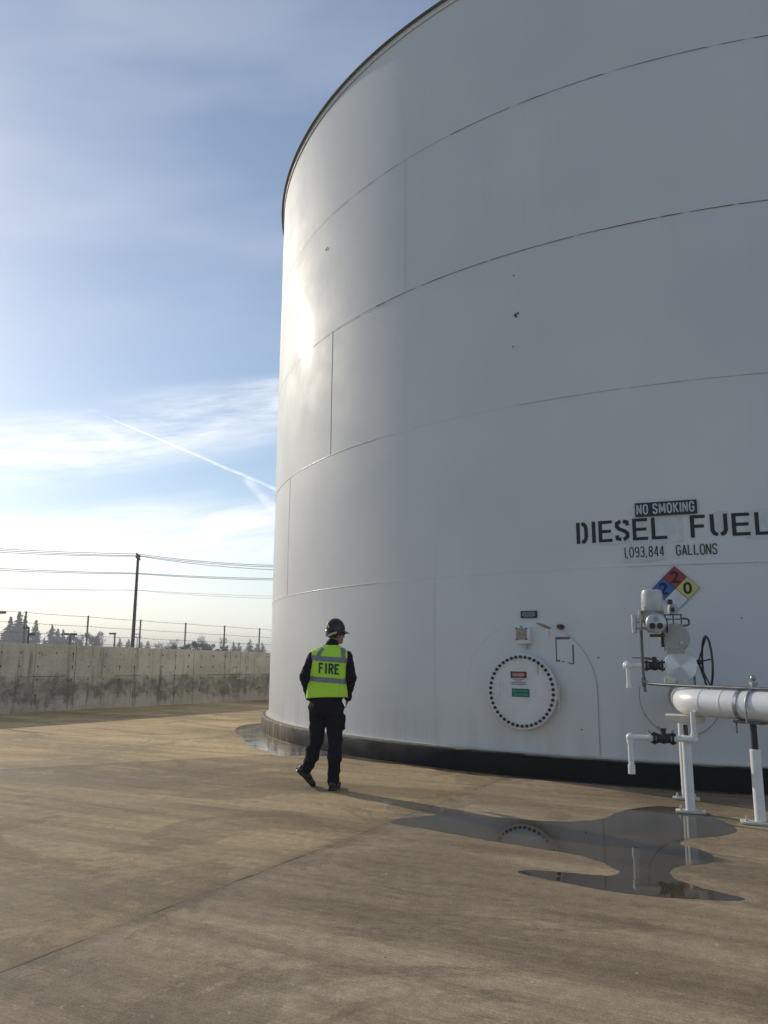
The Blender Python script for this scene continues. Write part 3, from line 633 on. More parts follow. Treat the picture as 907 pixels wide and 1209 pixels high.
# lit-less sensor box above the manhole
e = empty('junction_box', tp(-2.168, 1.80, 0), 'small white wall box with a faded tan front plate, between nameplate and manhole', 'electrical box'); f2, n_, rt = frame(-2.175, 1.808, 0)
mb = MB(); mb.box(f2(0, 0, .06), (.19, .225, .10), rt, (0, 0, 1), n_, .008); mb.build('housing', COVERW, e)
mb = MB(); mb.box(f2(-.012, .018, .113), (.152, .15, .006), rt, (0, 0, 1), n_, .002); mb.build('front_plate', material('faded_tan_plate', color=(.36, .32, .25), rough=.6, vary=.3, scale=12), e)
for x, y in ((-.082, .09), (.06, .09), (-.082, -.052), (.06, -.052), (-.01, .112)): mb = MB(); mb.cyl(f2(x, y, .11), f2(x, y, .122), .011, None, 8); mb.build('screw', IRON, e)
mb = MB(); mb.cyl(f2(.03, -.11, .05), f2(.03, -.185, .05), .014, None, 10); mb.build('conduit_stub', GALV, e)

# ------------------------------------------------------------------ pipework
NA, RT, UP = Vector((-.33, -.944, 0)), Vector((.944, -.33, 0)), Vector((0, 0, 1))
PADC = Vector((3.57 + .944 * .07, 9.76 - .33 * .07, 1.075))
def ax(s, x=0., z=0.): return PADC + NA * s + RT * x + UP * z
PR = .137; PD = Vector((.50, -.866, 0)).normalized()
EL = ax(1.47)                                            # elbow corner
pipe = empty('fuel_pipe', (EL.x, EL.y, 0), 'thick white fuel pipe turning out of the motor valve and running off right', 'pipe')
# elbow swept from the nozzle axis to the run direction
er = .225; cen = EL - NA * er * .92 + PD * er * .92
pts = [EL - NA * .40, EL - NA * .30]
for k in range(13):
    a = k / 12; p0, p1, p2 = EL - NA * .22, EL, EL + PD * .22
    pts.append(p0 * (1 - a) ** 2 + p1 * 2 * a * (1 - a) + p2 * a * a)
mb = MB(); mb.tube(pts, PR, 40); mb.build('elbow', WHITE, pipe, 60)
mb = MB(); mb.cyl(EL + PD * .215, EL + PD * 4.2, PR, None, 40)
mb.build('run', WHITE, pipe)
for d in (.228, .47, 2.4): mb = MB(); mb.lathe(EL + PD * d, PD, [(-.012, PR - .002), (-.006, PR + .004), (.006, PR + .004), (.012, PR - .002)], 40, False); mb.build('weld_bead', WHITE, pipe)
mb = MB(); mb.lathe(EL - NA * .45, NA, [(0, .146), (.004, .150), (.05, .150), (.054, .146), (.06, PR + .004), (.10, PR + .002)], 40); mb.build('flange', WHITE, pipe)
for k in range(12):
    mb = MB(); a = 2 * math.pi * (k + .5) / 12; q = EL - NA * .45 + (RT * math.cos(a) + UP * math.sin(a)) * .128; mb.cyl(q - NA * .06, q + NA * .020, .010, None, 6); mb.build('flange_bolt', BOLTM, pipe)
def pipe_pt(px_t): return EL + PD * px_t
CL = pipe_pt(.72)                                         # clamp position
side = Vector((PD.y, -PD.x, 0))
if side.y > 0: side = -side
mb = MB(); mb.tube([CL + PD * .06 + side * PR * 1.05 - UP * .16] + arc_pts(CL + PD * .06, side, UP, PR + .012, 0, math.pi, 20) + [CL + PD * .06 - side * PR * 1.05 - UP * .16], .010, 8)
mb.cyl(CL + PD * .06 + UP * (PR + .01), CL + PD * .06 + UP * (PR + .055), .028, None, 12); mb.cyl(CL + PD * .06 + UP * (PR + .055), CL + PD * .06 + UP * (PR + .085), .04, None, 6); mb.sphere(CL + PD * .06 + UP * (PR + .12), .028)
mb.build('u_bolt', GALV, pipe)
mb = MB(); mb.lathe(CL - PD * .07, PD, [(-.02, PR + .001), (-.02, PR + .008), (.02, PR + .008), (.02, PR + .001)], 40, False); mb.build('strap', GALV, pipe)
mb = MB(); mb.box(CL - UP * (PR + .020), (.30, .12, .025), PD, side, UP, .004); mb.cyl(CL - PD * .13 + side * .04 - UP * (PR + .02), CL - PD * .13 + side * .04 - UP * (PR + .13), .008, None, 8); mb.build('saddle', DKM, pipe)
# lower drain off the elbow
DR = EL + RT * .04 + NA * .20
dl = [DR - UP * .10, DR - UP * .33]
mb = MB(); mb.tube([DR - UP * .09, DR - UP * .335], .027, 14); mb.tube([DR - UP * .36, DR - UP * .36 - RT * .16], .028, 14); mb.sphere(DR - UP * .36, .038)
mb.cyl(DR - UP * .30, DR - UP * .345, .036, None, 14); mb.cyl(DR - UP * .36 - RT * .02, DR - UP * .36 - RT * .055, .036, None, 14)
q0 = DR - UP * .36; mb.cyl(q0 - RT * .15, q0 - RT * .18, .045, None, 16); mb.build('drain_line', WHITE, pipe); mb = MB()
mb.tube([q0 - RT * .40, q0 - RT * .60], .028, 14); mb.cyl(q0 - RT * .40, q0 - RT * .43, .048, None, 16); mb.sphere(q0 - RT * .615, .042)
mb.cyl(q0 - RT * .615, q0 - RT * .615 - UP * .06, .037, None, 14); mb.cyl(q0 - RT * .615 - UP * .03, q0 - RT * .615 - UP * .36, .028, None, 14); mb.cyl(q0 - RT * .615 - UP * .27, q0 - RT * .615 - UP * .36, .036, None, 14)
mb.build('drain_outlet', WHITE, pipe)
def ball_valve(mb, c, d, L):
    mb.cyl(c - d * L / 2, c - d * (L / 2 - .025), .062, None, 16); mb.cyl(c + d * L / 2, c + d * (L / 2 - .025), .062, None, 16); mb.cyl(c - d * L * .35, c + d * L * .35, .045, None, 16); mb.sphere(c, .055)
    for sgn in (-1, 1):
        for k in range(4):
            a = math.pi / 4 + k * math.pi / 2; q = c + d * sgn * (L / 2 - .012) + (UP * math.cos(a) + d.cross(UP) * math.sin(a)) * .055; mb.cyl(q - d * .03, q + d * .03, .011, None, 6)
    mb.cyl(c, c + UP * .085, .02, None, 10); mb.box(c + UP * .085, (.05, .03, .03))
mb = MB(); ball_valve(mb, q0 - RT * .29, RT, .20); mb.build('drain_valve', IRON, pipe)
mb = MB(); mb.cyl(q0 - RT * .30 + UP * .06, q0 - RT * .34 + UP * .125, .013, None, 8); mb.cyl(q0 - RT * .405 + UP * .02, q0 - RT * .435 + UP * .075, .02, None, 8); mb.cyl(q0 - RT * .19 + UP * .02, q0 - RT * .20 + UP * .085, .014, None, 8); mb.build('drain_valve_handle', GALV, pipe)

# supports
def support(g, top, r, label, base=(.28, .13), rod=.12, rodr=.022, face=RT, rodmat=RUST):
    e = empty('pipe_support', (g.x, g.y, 0), label, 'pipe support', 'pipe supports'); fwd = Vector((face.y, -face.x, 0))
    mb = MB(); mb.box((g.x, g.y, .014), (*base, .022), face, fwd, UP, .004); mb.build('base_plate', OFFW, e)
    mb = MB(); mb.cyl((g.x, g.y, .025), (g.x, g.y, top - rod), r, None, 24, .004); mb.build('post', WHITE, e)
    mb = MB(); mb.cyl((g.x, g.y, top - rod - .02), (g.x, g.y, top), rodr, None, 14); mb.build('threaded_rod', rodmat, e)
    mb0 = None
    for sgn in (-1, 1):
        q = Vector((g.x, g.y, .025)) + face * sgn * (base[0] / 2 - .05) + fwd * .02
        if mb0 is None: mb = MB(); mb.cyl(q, q + UP * .014, .02, None, 6); mb.cyl(q + UP * .014, q + UP * .045, .011, None, 8); mb0 = mb.build('anchor_bolt', OFFW, e); qq = q
        else: o = mb0.copy(); COL.objects.link(o); o.parent = e; o.location = q - qq
    return e
P1 = ax(1.60, -.035); P2 = ax(.80, -.055); P3 = CL - side * 0
support(Vector((P1.x, P1.y, 0)), PADC.z - .225, .046, 'white pipe support post at the elbow, nearest to the lower drain', rod=.10)
support(Vector((P2.x, P2.y, 0)), PADC.z - .20, .044, 'white pipe support post standing behind the elbow post, against the dark curb', rod=.03, rodmat=GALV)
support(Vector((P3.x + .01, P3.y - .02, 0)), PADC.z - PR - .03, .049, 'white pipe support post with long bare rod under the pipe clamp at the right edge', base=(.34, .16), rod=.235, rodr=.03, rodmat=IRON)
e = None
mb = MB(); mb.box(EL - UP * (PR + .040) - NA * .06 - RT * .03, (.38, .30, .075), RT, NA, UP, .004); mb.build('saddle_plate', OFFW, pipe)

# the motor valve
valve = empty('motor_valve', (ax(.72).x, ax(.72).y, 0), 'motorised gate valve with grey actuator, gearbox discs and black handwheel, between tank and elbow', 'valve')
mb = MB(); mb.lathe(ax(0), NA, [(0, .14), (.25, .14), (.25, .18), (.29, .18), (.29, .14)], 40, False); mb.build('nozzle', WHITE, valve)
mb = MB(); mb.lathe(ax(.30), NA, [(0, .18), (.04, .18), (.05, .12), (.20, .15), (.42, .16), (.60, .135), (.64, .115), (.66, .148), (.695, .148)], 40); mb.build('valve_body', GREYP, valve)
mb = MB(); mb.lathe(ax(1.0), NA, [(0, .142), (.016, .142)], 36); mb.build('gasket', IRON, valve)
mb = MB(); mb.cyl(ax(.72, 0, .12), ax(.72, 0, .30), .11, .09, 24); mb.box(ax(.72, -.09, .235), (.14, .16, .09), RT, NA, UP, .01); mb.box(ax(.75, -.05, .27), (.26, .10, .03), RT, NA, UP, .004); mb.build('bonnet', GREYL, valve)
# brushed steel disc facing out
DC = Vector((3.345, 8.99, 1.432)); vd = Vector((-DC.x * .9, -DC.y, 0)).normalized()
mb = MB(); mb.lathe(DC - vd * .10, vd, [(0, .13), (.04, .15), (.09, .15)], 40); mb.build('gear_housing', GREYP, valve)
o = MB(); o.lathe((0, 0, 0), (0, -1, 0), [(0, .172), (.014, .176), (.018, .172), (.0185, .08), (.019, .004)], 64); disc = o.build('steel_disc', BRUSH); disc.parent = valve
disc.location = DC - ORG[valve.name]; disc.rotation_euler = (0, 0, math.atan2(vd.x, -vd.y))
# grey gearbox disc
GC = Vector((3.315, 9.04, 1.745))
mb = MB(); mb.lathe(GC - vd * .10, vd, [(0, .12), (.02, .158), (.085, .158), (.10, .165), (.115, .165), (.12, .160), (.135, .150), (.137, .02)], 48)
vr = Vector((-vd.y, vd.x, 0)); vr = vr if vr.x > 0 else -vr
mb.box(GC - UP * .155 - vd * .02 + vr * .0, (.20, .16, .05), vr, vd, UP, .008); mb.box(GC - vr * .10 - UP * .09 - vd * .05, (.06, .10, .12), vr, vd, UP, .02)
mb.build('gearbox', GREYP, valve)
mb = MB()
for k in range(10):
    a = 2 * math.pi * k / 10 + .2; q = GC + (vr * math.cos(a) + UP * math.sin(a)) * .148; mb.cyl(q + vd * .01, q + vd * .042, .011, None, 6)
mb.cyl(GC + vr * .07 - UP * .055 + vd * .03, GC + vr * .07 - UP * .055 + vd * .06, .022, None, 6); mb.build('gearbox_bolts', GREYL, valve)
# actuator
ACTM = material('grey_cast_housing', color=(.33, .33, .31), rough=.36, vary=.15); SILV = material('dull_silver_fitting', color=(.50, .50, .49), rough=.35, metal=.5, vary=.15)
AC = Vector((3.055, 8.97, 1.90))
mb = MB(); mb.lathe(AC + UP * .02, UP, [(0, .10), (.01, .118), (.10, .123), (.11, .115)], 40); mb.lathe(AC + UP * -.10, UP, [(0, .06), (.03, .09), (.13, .112)], 36); mb.box(AC + UP * .135, (.245, .235, .022), vr, vd, UP, .006)
mb.build('actuator_body', ACTM, valve)
mb = MB(); mb.lathe(AC + UP * .147, UP, [(0, .113), (.012, .12), (.188, .116), (.223, .106), (.233, .09), (.235, .02)], 40); mb.box(AC + UP * .17 - vr * .075 + vd * .095, (.04, .03, .05), vr, vd, UP, .01); mb.build('motor_cap', GREYL, valve)
mb = MB(); FC = AC + vd * .09 + vr * .03 - UP * .0; mb.lathe(FC, vd, [(0, .112), (.06, .112), (.075, .104), (.088, .085), (.09, .01)], 40); mb.build('actuator_face', SILV, valve)
mb = MB()
for sgn in (-1, 1):
    q = FC + vd * .089 + vr * sgn * .040 - UP * .032; mb.lathe(q, vd, [(0, .034), (.006, .034), (.007, .03)], 24)
mb.build('actuator_windows', IRON, valve)
mb = MB(); mb.lathe(FC + vd * .089 + UP * .040, vd, [(0, .030), (.008, .028)], 24); mb.build('selector_knob', ACTM, valve)
mb = MB(); mb.box(AC + vr * .035 + vd * .06 - UP * .135, (.16, .12, .03), vr, vd, UP, .005); mb.cyl(AC + vr * .09 - UP * .10 - vd * .12, AC + vr * .09 - UP * .26 - vd * .12, .02, None, 12); mb.box(AC + vr * .145 - UP * .02 - vd * .03, (.022, .08, .16), vr, vd, UP, .006); mb.build('actuator_mount', IRON, valve)
mb = MB(); S0 = AC - vr * .205 + vd * .05
mb.cyl(S0 - UP * .11, S0 + UP * .10, .030, None, 18, .006); mb.cyl(S0 - UP * .02, S0 + UP * .015, .034, None, 18); mb.cyl(S0 + vr * .02 + UP * .03, AC + UP * .03, .022, None, 12); mb.cyl(S0 + vr * .02 - UP * .05, AC - UP * .05, .018, None, 12); mb.cyl(S0 + vr * .07 - UP * .07, S0 + vr * .07 + UP * .15, .018, None, 12); mb.box(S0 + vr * .05 - UP * .03, (.05, .05, .06), vr, vd, UP, .008)
mb.build('conduit_fittings', SILV, valve)
# beacon on bracket
BC = GC + UP * .245 - vr * .005
mb = MB()
for x in (-.085, 0, .085): mb.box(BC + vr * x - UP * .055, (.016, .016, .13), vr, vd, UP)
mb.box(BC + UP * .015, (.20, .05, .014), vr, vd, UP); mb.box(BC - UP * .035, (.18, .014, .014), vr, vd, UP)
mb.tube([BC + vr * .085 - UP * .03, BC + vr * .135 - UP * .028, BC + vr * .165 - UP * .045, BC + vr * .168 - UP * .09, BC + vr * .15 - UP * .105, BC + vr * .10 - UP * .11], .013, 10); mb.build('bracket', DKM, valve)
mb = MB(); mb.lathe(BC + UP * .022, UP, [(0, .058), (.07, .058), (.09, .050), (.11, .048), (.112, .03)], 24); mb.build('beacon_body', GREYP, valve)
mb = MB(); mb.lathe(BC + UP * .134 - vr * .025, UP, [(0, .030), (.05, .030), (.054, .026)], 16); mb.build('beacon_cap', IRON, valve)
mb = MB(); mb.box(BC + UP * .07 + vd * .057, (.04, .006, .05), vr, vd, UP); mb.box(BC + UP * .158 - vr * .025 + vd * .03, (.022, .006, .02), vr, vd, UP); mb.build('beacon_label', NAVY, valve)
# handwheel
HC = Vector((3.60, 8.93, 1.475)); ha = Vector((.98, -.20, 0)).normalized(); hb = Vector((-ha.y, ha.x, 0))
mb = MB(); mb.tube(arc_pts(HC + ha * .02, hb, UP, .285, 0, 2 * math.pi, 48)[:-1], .0125, 10, True); mb.build('handwheel_rim', IRON, valve)
mb = MB(); hub = HC - ha * .075
for k in range(5):
    a = 2 * math.pi * k / 5 + .5; mb.tube([hub, HC + ha * .015 + (hb * math.cos(a) + UP * math.sin(a)) * .28], .0085, 8)
mb.cyl(hub - ha * .03, hub + ha * .03, .028, None, 12); mb.build('handwheel_spokes', IRON, valve)
mb = MB(); mb.cyl(DC + vr * .10 - vd * .05 + UP * .035, hub, .016, None, 10); mb.build('handwheel_shaft', IRON, valve)
mb = MB(); mb.cyl(ax(.66, .10, .10), ax(.66, .10, .36), .025, None, 12); mb.build('guide_rod', DKM, valve)
# upper drain
UD = DC - vr * .19 + UP * .0 + vd * .0
mb = MB(); ball_valve(mb, UD - vr * .09, vr, .19); mb.build('vent_valve', IRON, valve)
mb = MB(); mb.cyl(UD - vr * .04 + UP * .055, UD - vr * .20 + UP * .085, .010, None, 8); mb.box(UD - vr * .23 + UP * .087, (.20, .025, .012), vr, vd, UP, .003); mb.build('vent_handle', DKM, valve)
mb = MB(); mb.cyl(UD + vr * .05, UD, .03, None, 12); mb.build('vent_nipple', WHITE, valve)
mb = MB(); mb.cyl(UD - vr * .18, UD - vr * .215, .05, None, 16); mb.tube([UD - vr * .20, UD - vr * .37], .024, 12); mb.sphere(UD - vr * .385, (.052, .052, .052)); mb.cyl(UD - vr * .355 - vd * .0, UD - vr * .39, .035, None, 14); mb.cyl(UD - vr * .38 + vd * .035, UD - vr * .375 + vd * .035 - UP * .24, .023, None, 12); mb.cyl(UD - vr * .376 + vd * .035 - UP * .20, UD - vr * .375 + vd * .035 - UP * .25, .030, None, 12); mb.sphere(UD - vr * .38 + vd * .035, .034)
mb.build('vent_line', WHITE, valve)
mb = MB(); mb.box(DC - vr * .12 - UP * .16, (.13, .10, .07), vr, vd, UP, .01); mb.cyl(DC - vr * .02 - UP * .17, DC - vr * .02 - UP * .24, .035, None, 12); mb.cyl(DC - vr * .15 - UP * .10, DC - vr * .06 - UP * .19, .02, None, 10); mb.build('lower_fittings', OFFW, valve)
# conduit along the pipe
cnd = empty('conduit', (S0.x, S0.y, 0), 'grey metal conduit dropping from the actuator and running along the top of the white pipe', 'conduit')
ct = EL.z + PR + .022; c0 = S0 + vr * .07
cp = [c0 - UP * .07, Vector((c0.x, c0.y, ct + .12)), Vector((c0.x + .0, c0.y - .02, ct + .03)), Vector((c0.x + .03, c0.y - .09, ct + .005)), Vector((c0.x + .10, c0.y - .25, ct))]
mb = MB(); mb.tube(cp + [EL + PD * .02 + UP * (PR + .022) + side * .03, EL + PD * 4.2 + UP * (PR + .022) + side * .03], .017, 12); mb.build('tube', DKM, cnd, 60)
mb = MB(); mb.cyl((c0.x, c0.y, ct + .02), (c0.x + .01, c0.y - .01, ct - .09), .016, None, 10); mb.cyl((c0.x, c0.y, ct - .03), (c0.x, c0.y, ct + .07), .026, None, 12); mb.build('fitting', DKM, cnd)

# ------------------------------------------------------------------ containment wall
def wp(s, d=0., z=0.): return WA + WD * s + WN * d + UP * z
def wtop(s): return 1.835 - .0182 * max(-12, min(25, s))
wall = empty('containment_wall', WA, 'long stained grey concrete containment wall behind the wet floor at the left', 'wall')
wall.rotation_euler = (0, 0, math.atan2(WD.y, WD.x))
def wbuild(mb, name, mat, **kw):
    bm = mb.b; inv = Matrix.Rotation(-math.atan2(WD.y, WD.x), 4, 'Z')
    bmesh.ops.recalc_face_normals(bm, faces=bm.faces)
    for v in bm.verts: v.co = inv @ (v.co - WA)
    me = bpy.data.meshes.new(name); bm.to_mesh(me); bm.free(); me.materials.append(mat)
    o = bpy.data.objects.new(name, me); COL.objects.link(o); o.parent = wall; return o
mb = MB(); ss = [-34 + 2 * k for k in range(35)]
mb.grid([[wp(s, d, 0 if z == 0 else wtop(s) + z) for s in ss] for d, z in ((0., 0), (0., -.02), (-.02, .001), (-.28, .001), (-.30, -.02), (-.30, 0))])
wbuild(mb, 'panel', WALLM)
rng = random.Random(11); joints = [-9.1, -7.9, -6.2, -5.0, -3.6, -2.4, -1.2, -.1, .85, 2.07, 3.09, 3.97, 4.75, 5.6, 6.36, 7.08, 7.72, 8.42, 9.11, 9.9, 10.8, 11.7, 12.6]
mb = MB()
for s in joints:
    wd_ = rng.uniform(.004, .013); h1 = wtop(s) - .02
    L, R_ = [], []
    for k in range(13):
        z = .02 + (h1 - .02) * k / 12; j = .012 * noise.noise(Vector((s * 3, z * 4, 0))); ww = wd_ * (.5 + .8 * abs(noise.noise(Vector((s, z * 6, 3)))))
        L.append(wp(s + j - ww, .003, z)); R_.append(wp(s + j + ww, .003, z))
    mb.grid([L, R_])
wbuild(mb, 'panel_joints', GROOVE)
mb = MB(); s = -12
while s < 13:
    L = rng.uniform(.4, 1.6); n = 8
    if rng.random() < .6: mb.grid([[wp(s + L * k / n, .003, .935 + .012 * noise.noise(Vector((s + k, 0, 0))) - .012 * s * .4) for k in range(n + 1)], [wp(s + L * k / n, .003, .95 + .012 * noise.noise(Vector((s + k, 0, 0))) - .012 * s * .4) for k in range(n + 1)]])
    s += L
wbuild(mb, 'pour_line', GROOVE)
mb = MB()
for k in range(46):
    s = -10.5 + k * .52
    for z in (.45, .86, 1.22, 1.58):
        if rng.random() < .12: continue
        zz = z - .012 * s * .6; r = rng.uniform(.018, .034)
        mb.b.faces.new([mb.b.verts.new(wp(s + r * math.cos(a), .004, zz + r * math.sin(a) * 1.1)) for a in [2 * math.pi * q / 10 for q in range(10)]])
        if rng.random() < .35: L = rng.uniform(.06, .3); mb.quad([wp(s - r * .5, .0035, zz), wp(s + r * .6, .0035, zz), wp(s + r * .2, .0035, zz - L), wp(s - r * .1, .0035, zz - L)])
wbuild(mb, 'tie_holes', GROOVE)

# barbed wire fence on the wall
fence = empty('barbed_wire_fence', wp(0, -.15, wtop(0)), 'barbed wire fence of thin steel posts along the top of the concrete wall', 'fence')
posts = [-11.2, -9.3, -7.3, -5.4, -3.4, -1.4, .56, 2.47, 4.3, 6.07, 7.77, 9.45, 11.2, 13]
p0 = None
for s in posts:
    if p0 is None:
        mb = MB(); mb.box(wp(s, -.15, wtop(s) + .42), (.036, .036, .90), WD, WN, UP); mb.box(wp(s, -.15, wtop(s) + .008), (.12, .12, .012), WD, WN, UP); p0 = mb.build('post', POSTM, fence); ps = s
    else: o = p0.copy(); COL.objects.link(o); o.parent = fence; o.location = wp(s, 0, wtop(s)) - wp(ps, 0, wtop(ps))
for hgt in (.84, .56, .30, .07):
    mb = MB(); pts = []
    for a, b in zip(posts[:-1], posts[1:]):
        for k in range(6): q = a + (b - a) * k / 6; pts.append(wp(q, -.12, wtop(q) + hgt - .06 * (k / 6) * (1 - k / 6)))
    mb.tube(pts, .0055, 5)
    for q in [posts[0] + .16 * k for k in range(int((posts[-1] - posts[0]) / .16))]:
        c = wp(q, -.12, wtop(q) + hgt - .012); d = Vector((rng.uniform(-1, 1), rng.uniform(-1, 1), rng.uniform(-1, 1))).normalized() * .028
        mb.tube([c - d, c + d], .004, 4)
    mb.build('barbed_wire', POSTM, fence)

# ------------------------------------------------------------------ utility pole, wires, lamps
def upole(x, y, h, label, ang):
    e = empty('utility_pole', (x, y, 0), label, 'utility pole', 'utility poles')
    a = Vector((math.cos(ang), math.sin(ang), 0))
    mb = MB(); mb.cyl((x, y, -.03), (x, y, h), .22, .14, 14); mb.build('pole', WOOD, e)
    mb = MB(); c = Vector((x, y, h - .35)); mb.box(c, (2.4, .14, .16), a, Vector((-a.y, a.x, 0)), UP); mb.tube([c + a * .7, c - UP * .8], .04, 6); mb.tube([c - a * .7, c - UP * .8], .04, 6); mb.build('crossarm', WOOD, e)
    i0 = None
    for q in (-1.1, -.45, .45, 1.1):
        p = c + a * q + UP * .08
        if i0 is None: mb = MB(); mb.lathe(p, UP, [(0, .03), (.2, .04), (.25, .09), (.35, .10), (.42, .05)], 10); i0 = mb.build('insulator', LAMPM, e); ip = p
        else: o = i0.copy(); COL.objects.link(o); o.parent = e; o.location = p - ip
    mb = MB(); mb.box((x, y, h - 2.4), (.9, .12, .14), a, Vector((-a.y, a.x, 0)), UP); mb.box((x, y, h - 4.1), (.5, .1, .1), a, Vector((-a.y, a.x, 0)), UP); mb.build('bracket', WOOD, e)
    return a
PC = (-28.3, 90.); PA = math.atan2(100, -5) - .1
upole(PC[0], PC[1], 12.95, 'tall dark wooden utility pole with crossarm and wires beyond the concrete wall', rad(97))
def wire(h, off, label, grp, s1=1.35, s2=1.55):
    a = Vector((math.cos(rad(97)), math.sin(rad(97)), 0)) * off; P = [Vector((-70, 45, h)) + a, Vector((*PC, h)) + a, Vector((15, 85, h)) + a]; pts = []
    for i, sg in ((0, s1), (1, s2)):
        for k in range(16): q = k / 16; v = P[i].lerp(P[i + 1], q); v.z -= 4 * sg * q * (1 - q); pts.append(v)
    pts.append(P[2]); mb = MB(); mb.tube(pts, .03 if h > 9.5 else .014, 5); tag(mb.build('power_line', CABLE, org=tuple(P[1]), smooth=True), label, 'power line', grp)
g_ = 'power lines on the utility pole'
wire(12.98, -1.1, 'thin power line on the near end of the crossarm, one of the topmost three', g_); wire(12.98, .45, 'thin power line nearest to the pole on its crossarm, in the topmost three', g_); wire(12.98, 1.1, 'thin power line on the far end of the crossarm, in the topmost three', g_, 1.5, 1.8)
wire(10.85, -.4, 'thicker dark cable on the near side of the middle bracket of the pole', g_, 1.05, .75); wire(10.85, .4, 'dark cable on the far side of the middle bracket of the pole', g_, 1.2, .85)
wire(8.95, -.22, 'faint lowest cable on the near side of the pole', g_, 1.2, .8); wire(8.95, .22, 'faint lowest cable on the far side of the pole', g_, 1.0, 1.05)
def ray_pt(x, y, Y):
    d = f_ + r_ * ((x - 453.5) / 927.5) - u_ * ((y - 604.5) / 927.5); return Vector((0, 0, CAMH)) + d * (Y / d.y)
def lamp(px_, py_, Y, arms, mat, label):
    t_ = ray_pt(px_, py_, Y); e = empty('street_lamp', (t_.x, t_.y, 0), label, 'street lamp', 'lamps beyond the wall')
    mb = MB(); mb.cyl((t_.x, t_.y, 0), (t_.x, t_.y, t_.z), .09, .06, 10); mb.build('pole', LAMPM, e)
    for x0, x1, dz in arms:
        mb = MB(); mb.box((t_.x + (x0 + x1) / 2, t_.y, t_.z + dz), (abs(x1 - x0), .3, .14), bev=.03); mb.box((t_.x + (x0 + x1) / 2, t_.y, t_.z + dz - .08), (abs(x1 - x0) * .8, .24, .02)); mb.build('lamp_head', mat, e)
lamp(136, 748, 70, [(-.5, .08, 0)], LAMPT, 'single-headed street lamp just left of the utility pole')
lamp(83, 748.5, 70, [(-.55, -.03, 0), (.03, .6, 0)], LAMPM, 'dark T shaped double lamp between the first two fence posts')
lamp(34.5, 741, 60, [(-.4, -.02, 0), (.06, .45, -.5)], LAMPM, 'dark lamp with two staggered heads behind the leftmost fence post')
lamp(-6, 723, 55, [(-.1, .75, 0)], LAMPT, 'tan lamp head reaching in at the left edge above the wall')
lamp(162.5, 752, 140, [(-.7, -.1, 0), (.1, .7, 0), (-.5, -.05, .5), (.05, .5, .5)], GALV, 'distant pale floodlight mast just right of the utility pole')

# ------------------------------------------------------------------ trees far beyond the wall
CON = material('conifer_needles', color=(.045, .065, .040), rough=.8, vary=.45, scale=1.3); DEC = material('dark_evergreen_leaves', color=(.040, .058, .030), rough=.75, vary=.5, scale=1.1)
BAR = material('bare_twigs', color=(.13, .11, .095), rough=.9, vary=.3, scale=2); BRK = material('tree_bark', color=(.08, .065, .05), rough=.9)
def leafcard(mb, p, r, rng):
    a = Vector((rng.gauss(0, 1), rng.gauss(0, 1), rng.gauss(0, 1))).normalized(); b = a.orthogonal().normalized(); b.rotate(Matrix.Rotation(rng.uniform(0, 6.3), 3, a)); c = a.cross(b)
    mb.b.faces.new([mb.b.verts.new(p + b * r), mb.b.verts.new(p - b * r * .5 + c * r * .6), mb.b.verts.new(p - b * r * .6 - c * r * .5)])
def conifer(e, h, hw, rng):
    x, y = e.location.x, e.location.y; mb = MB(); mb.cyl((x, y, -.03), (x, y, h * .97), h * .014 + .05, .03, 8); mb.build('trunk', BRK, e)
    mb = MB(); n = int(h * 2.8)
    for i in range(n):
        q = i / n; z = h * (.10 + .90 * q); R = hw * (1 - q) ** .85 * rng.uniform(.65, 1.15) + .12
        for k in range(max(4, int(9 * (1 - q) + 4))):
            a = rng.uniform(0, 2 * math.pi); L = R * rng.uniform(.55, 1.1)
            for m_ in range(max(3, int(L / h * 60))):
                f = (m_ + rng.random()) / max(3, int(L / h * 60)); p = Vector((x + math.cos(a) * L * f, y + math.sin(a) * L * f, z - L * f * .28 + rng.uniform(-.15, .15) * h * .05)); leafcard(mb, p, h * .034 * rng.uniform(.6, 1.3), rng)
    mb.build('crown', CON, e, smooth=False)
def leafy(e, h, hw, rng):
    x, y = e.location.x, e.location.y; mb = MB(); mb.cyl((x, y, -.03), (x, y, h * .7), h * .03, h * .012, 8)
    for k in range(5): a = k * 1.3; mb.cyl((x, y, h * .35), (x + math.cos(a) * hw * .6, y + math.sin(a) * hw * .6, h * .75), h * .014, h * .004, 6)
    mb.build('trunk', BRK, e); mb = MB()
    cl_ = [(Vector((x + rng.uniform(-.7, .7) * hw, y + rng.uniform(-.7, .7) * hw, h * rng.uniform(.42, .84))), rng.uniform(.22, .42) * hw) for _ in range(16)]
    for c, r in cl_:
        r = min(r, h - c.z)
        for _ in range(170):
            d = Vector((rng.gauss(0, 1), rng.gauss(0, 1), rng.gauss(0, .8))).normalized() * r * rng.random() ** .4; leafcard(mb, c + d, h * .024 * rng.uniform(.6, 1.4), rng)
    mb.build('crown', DEC, e, smooth=False)
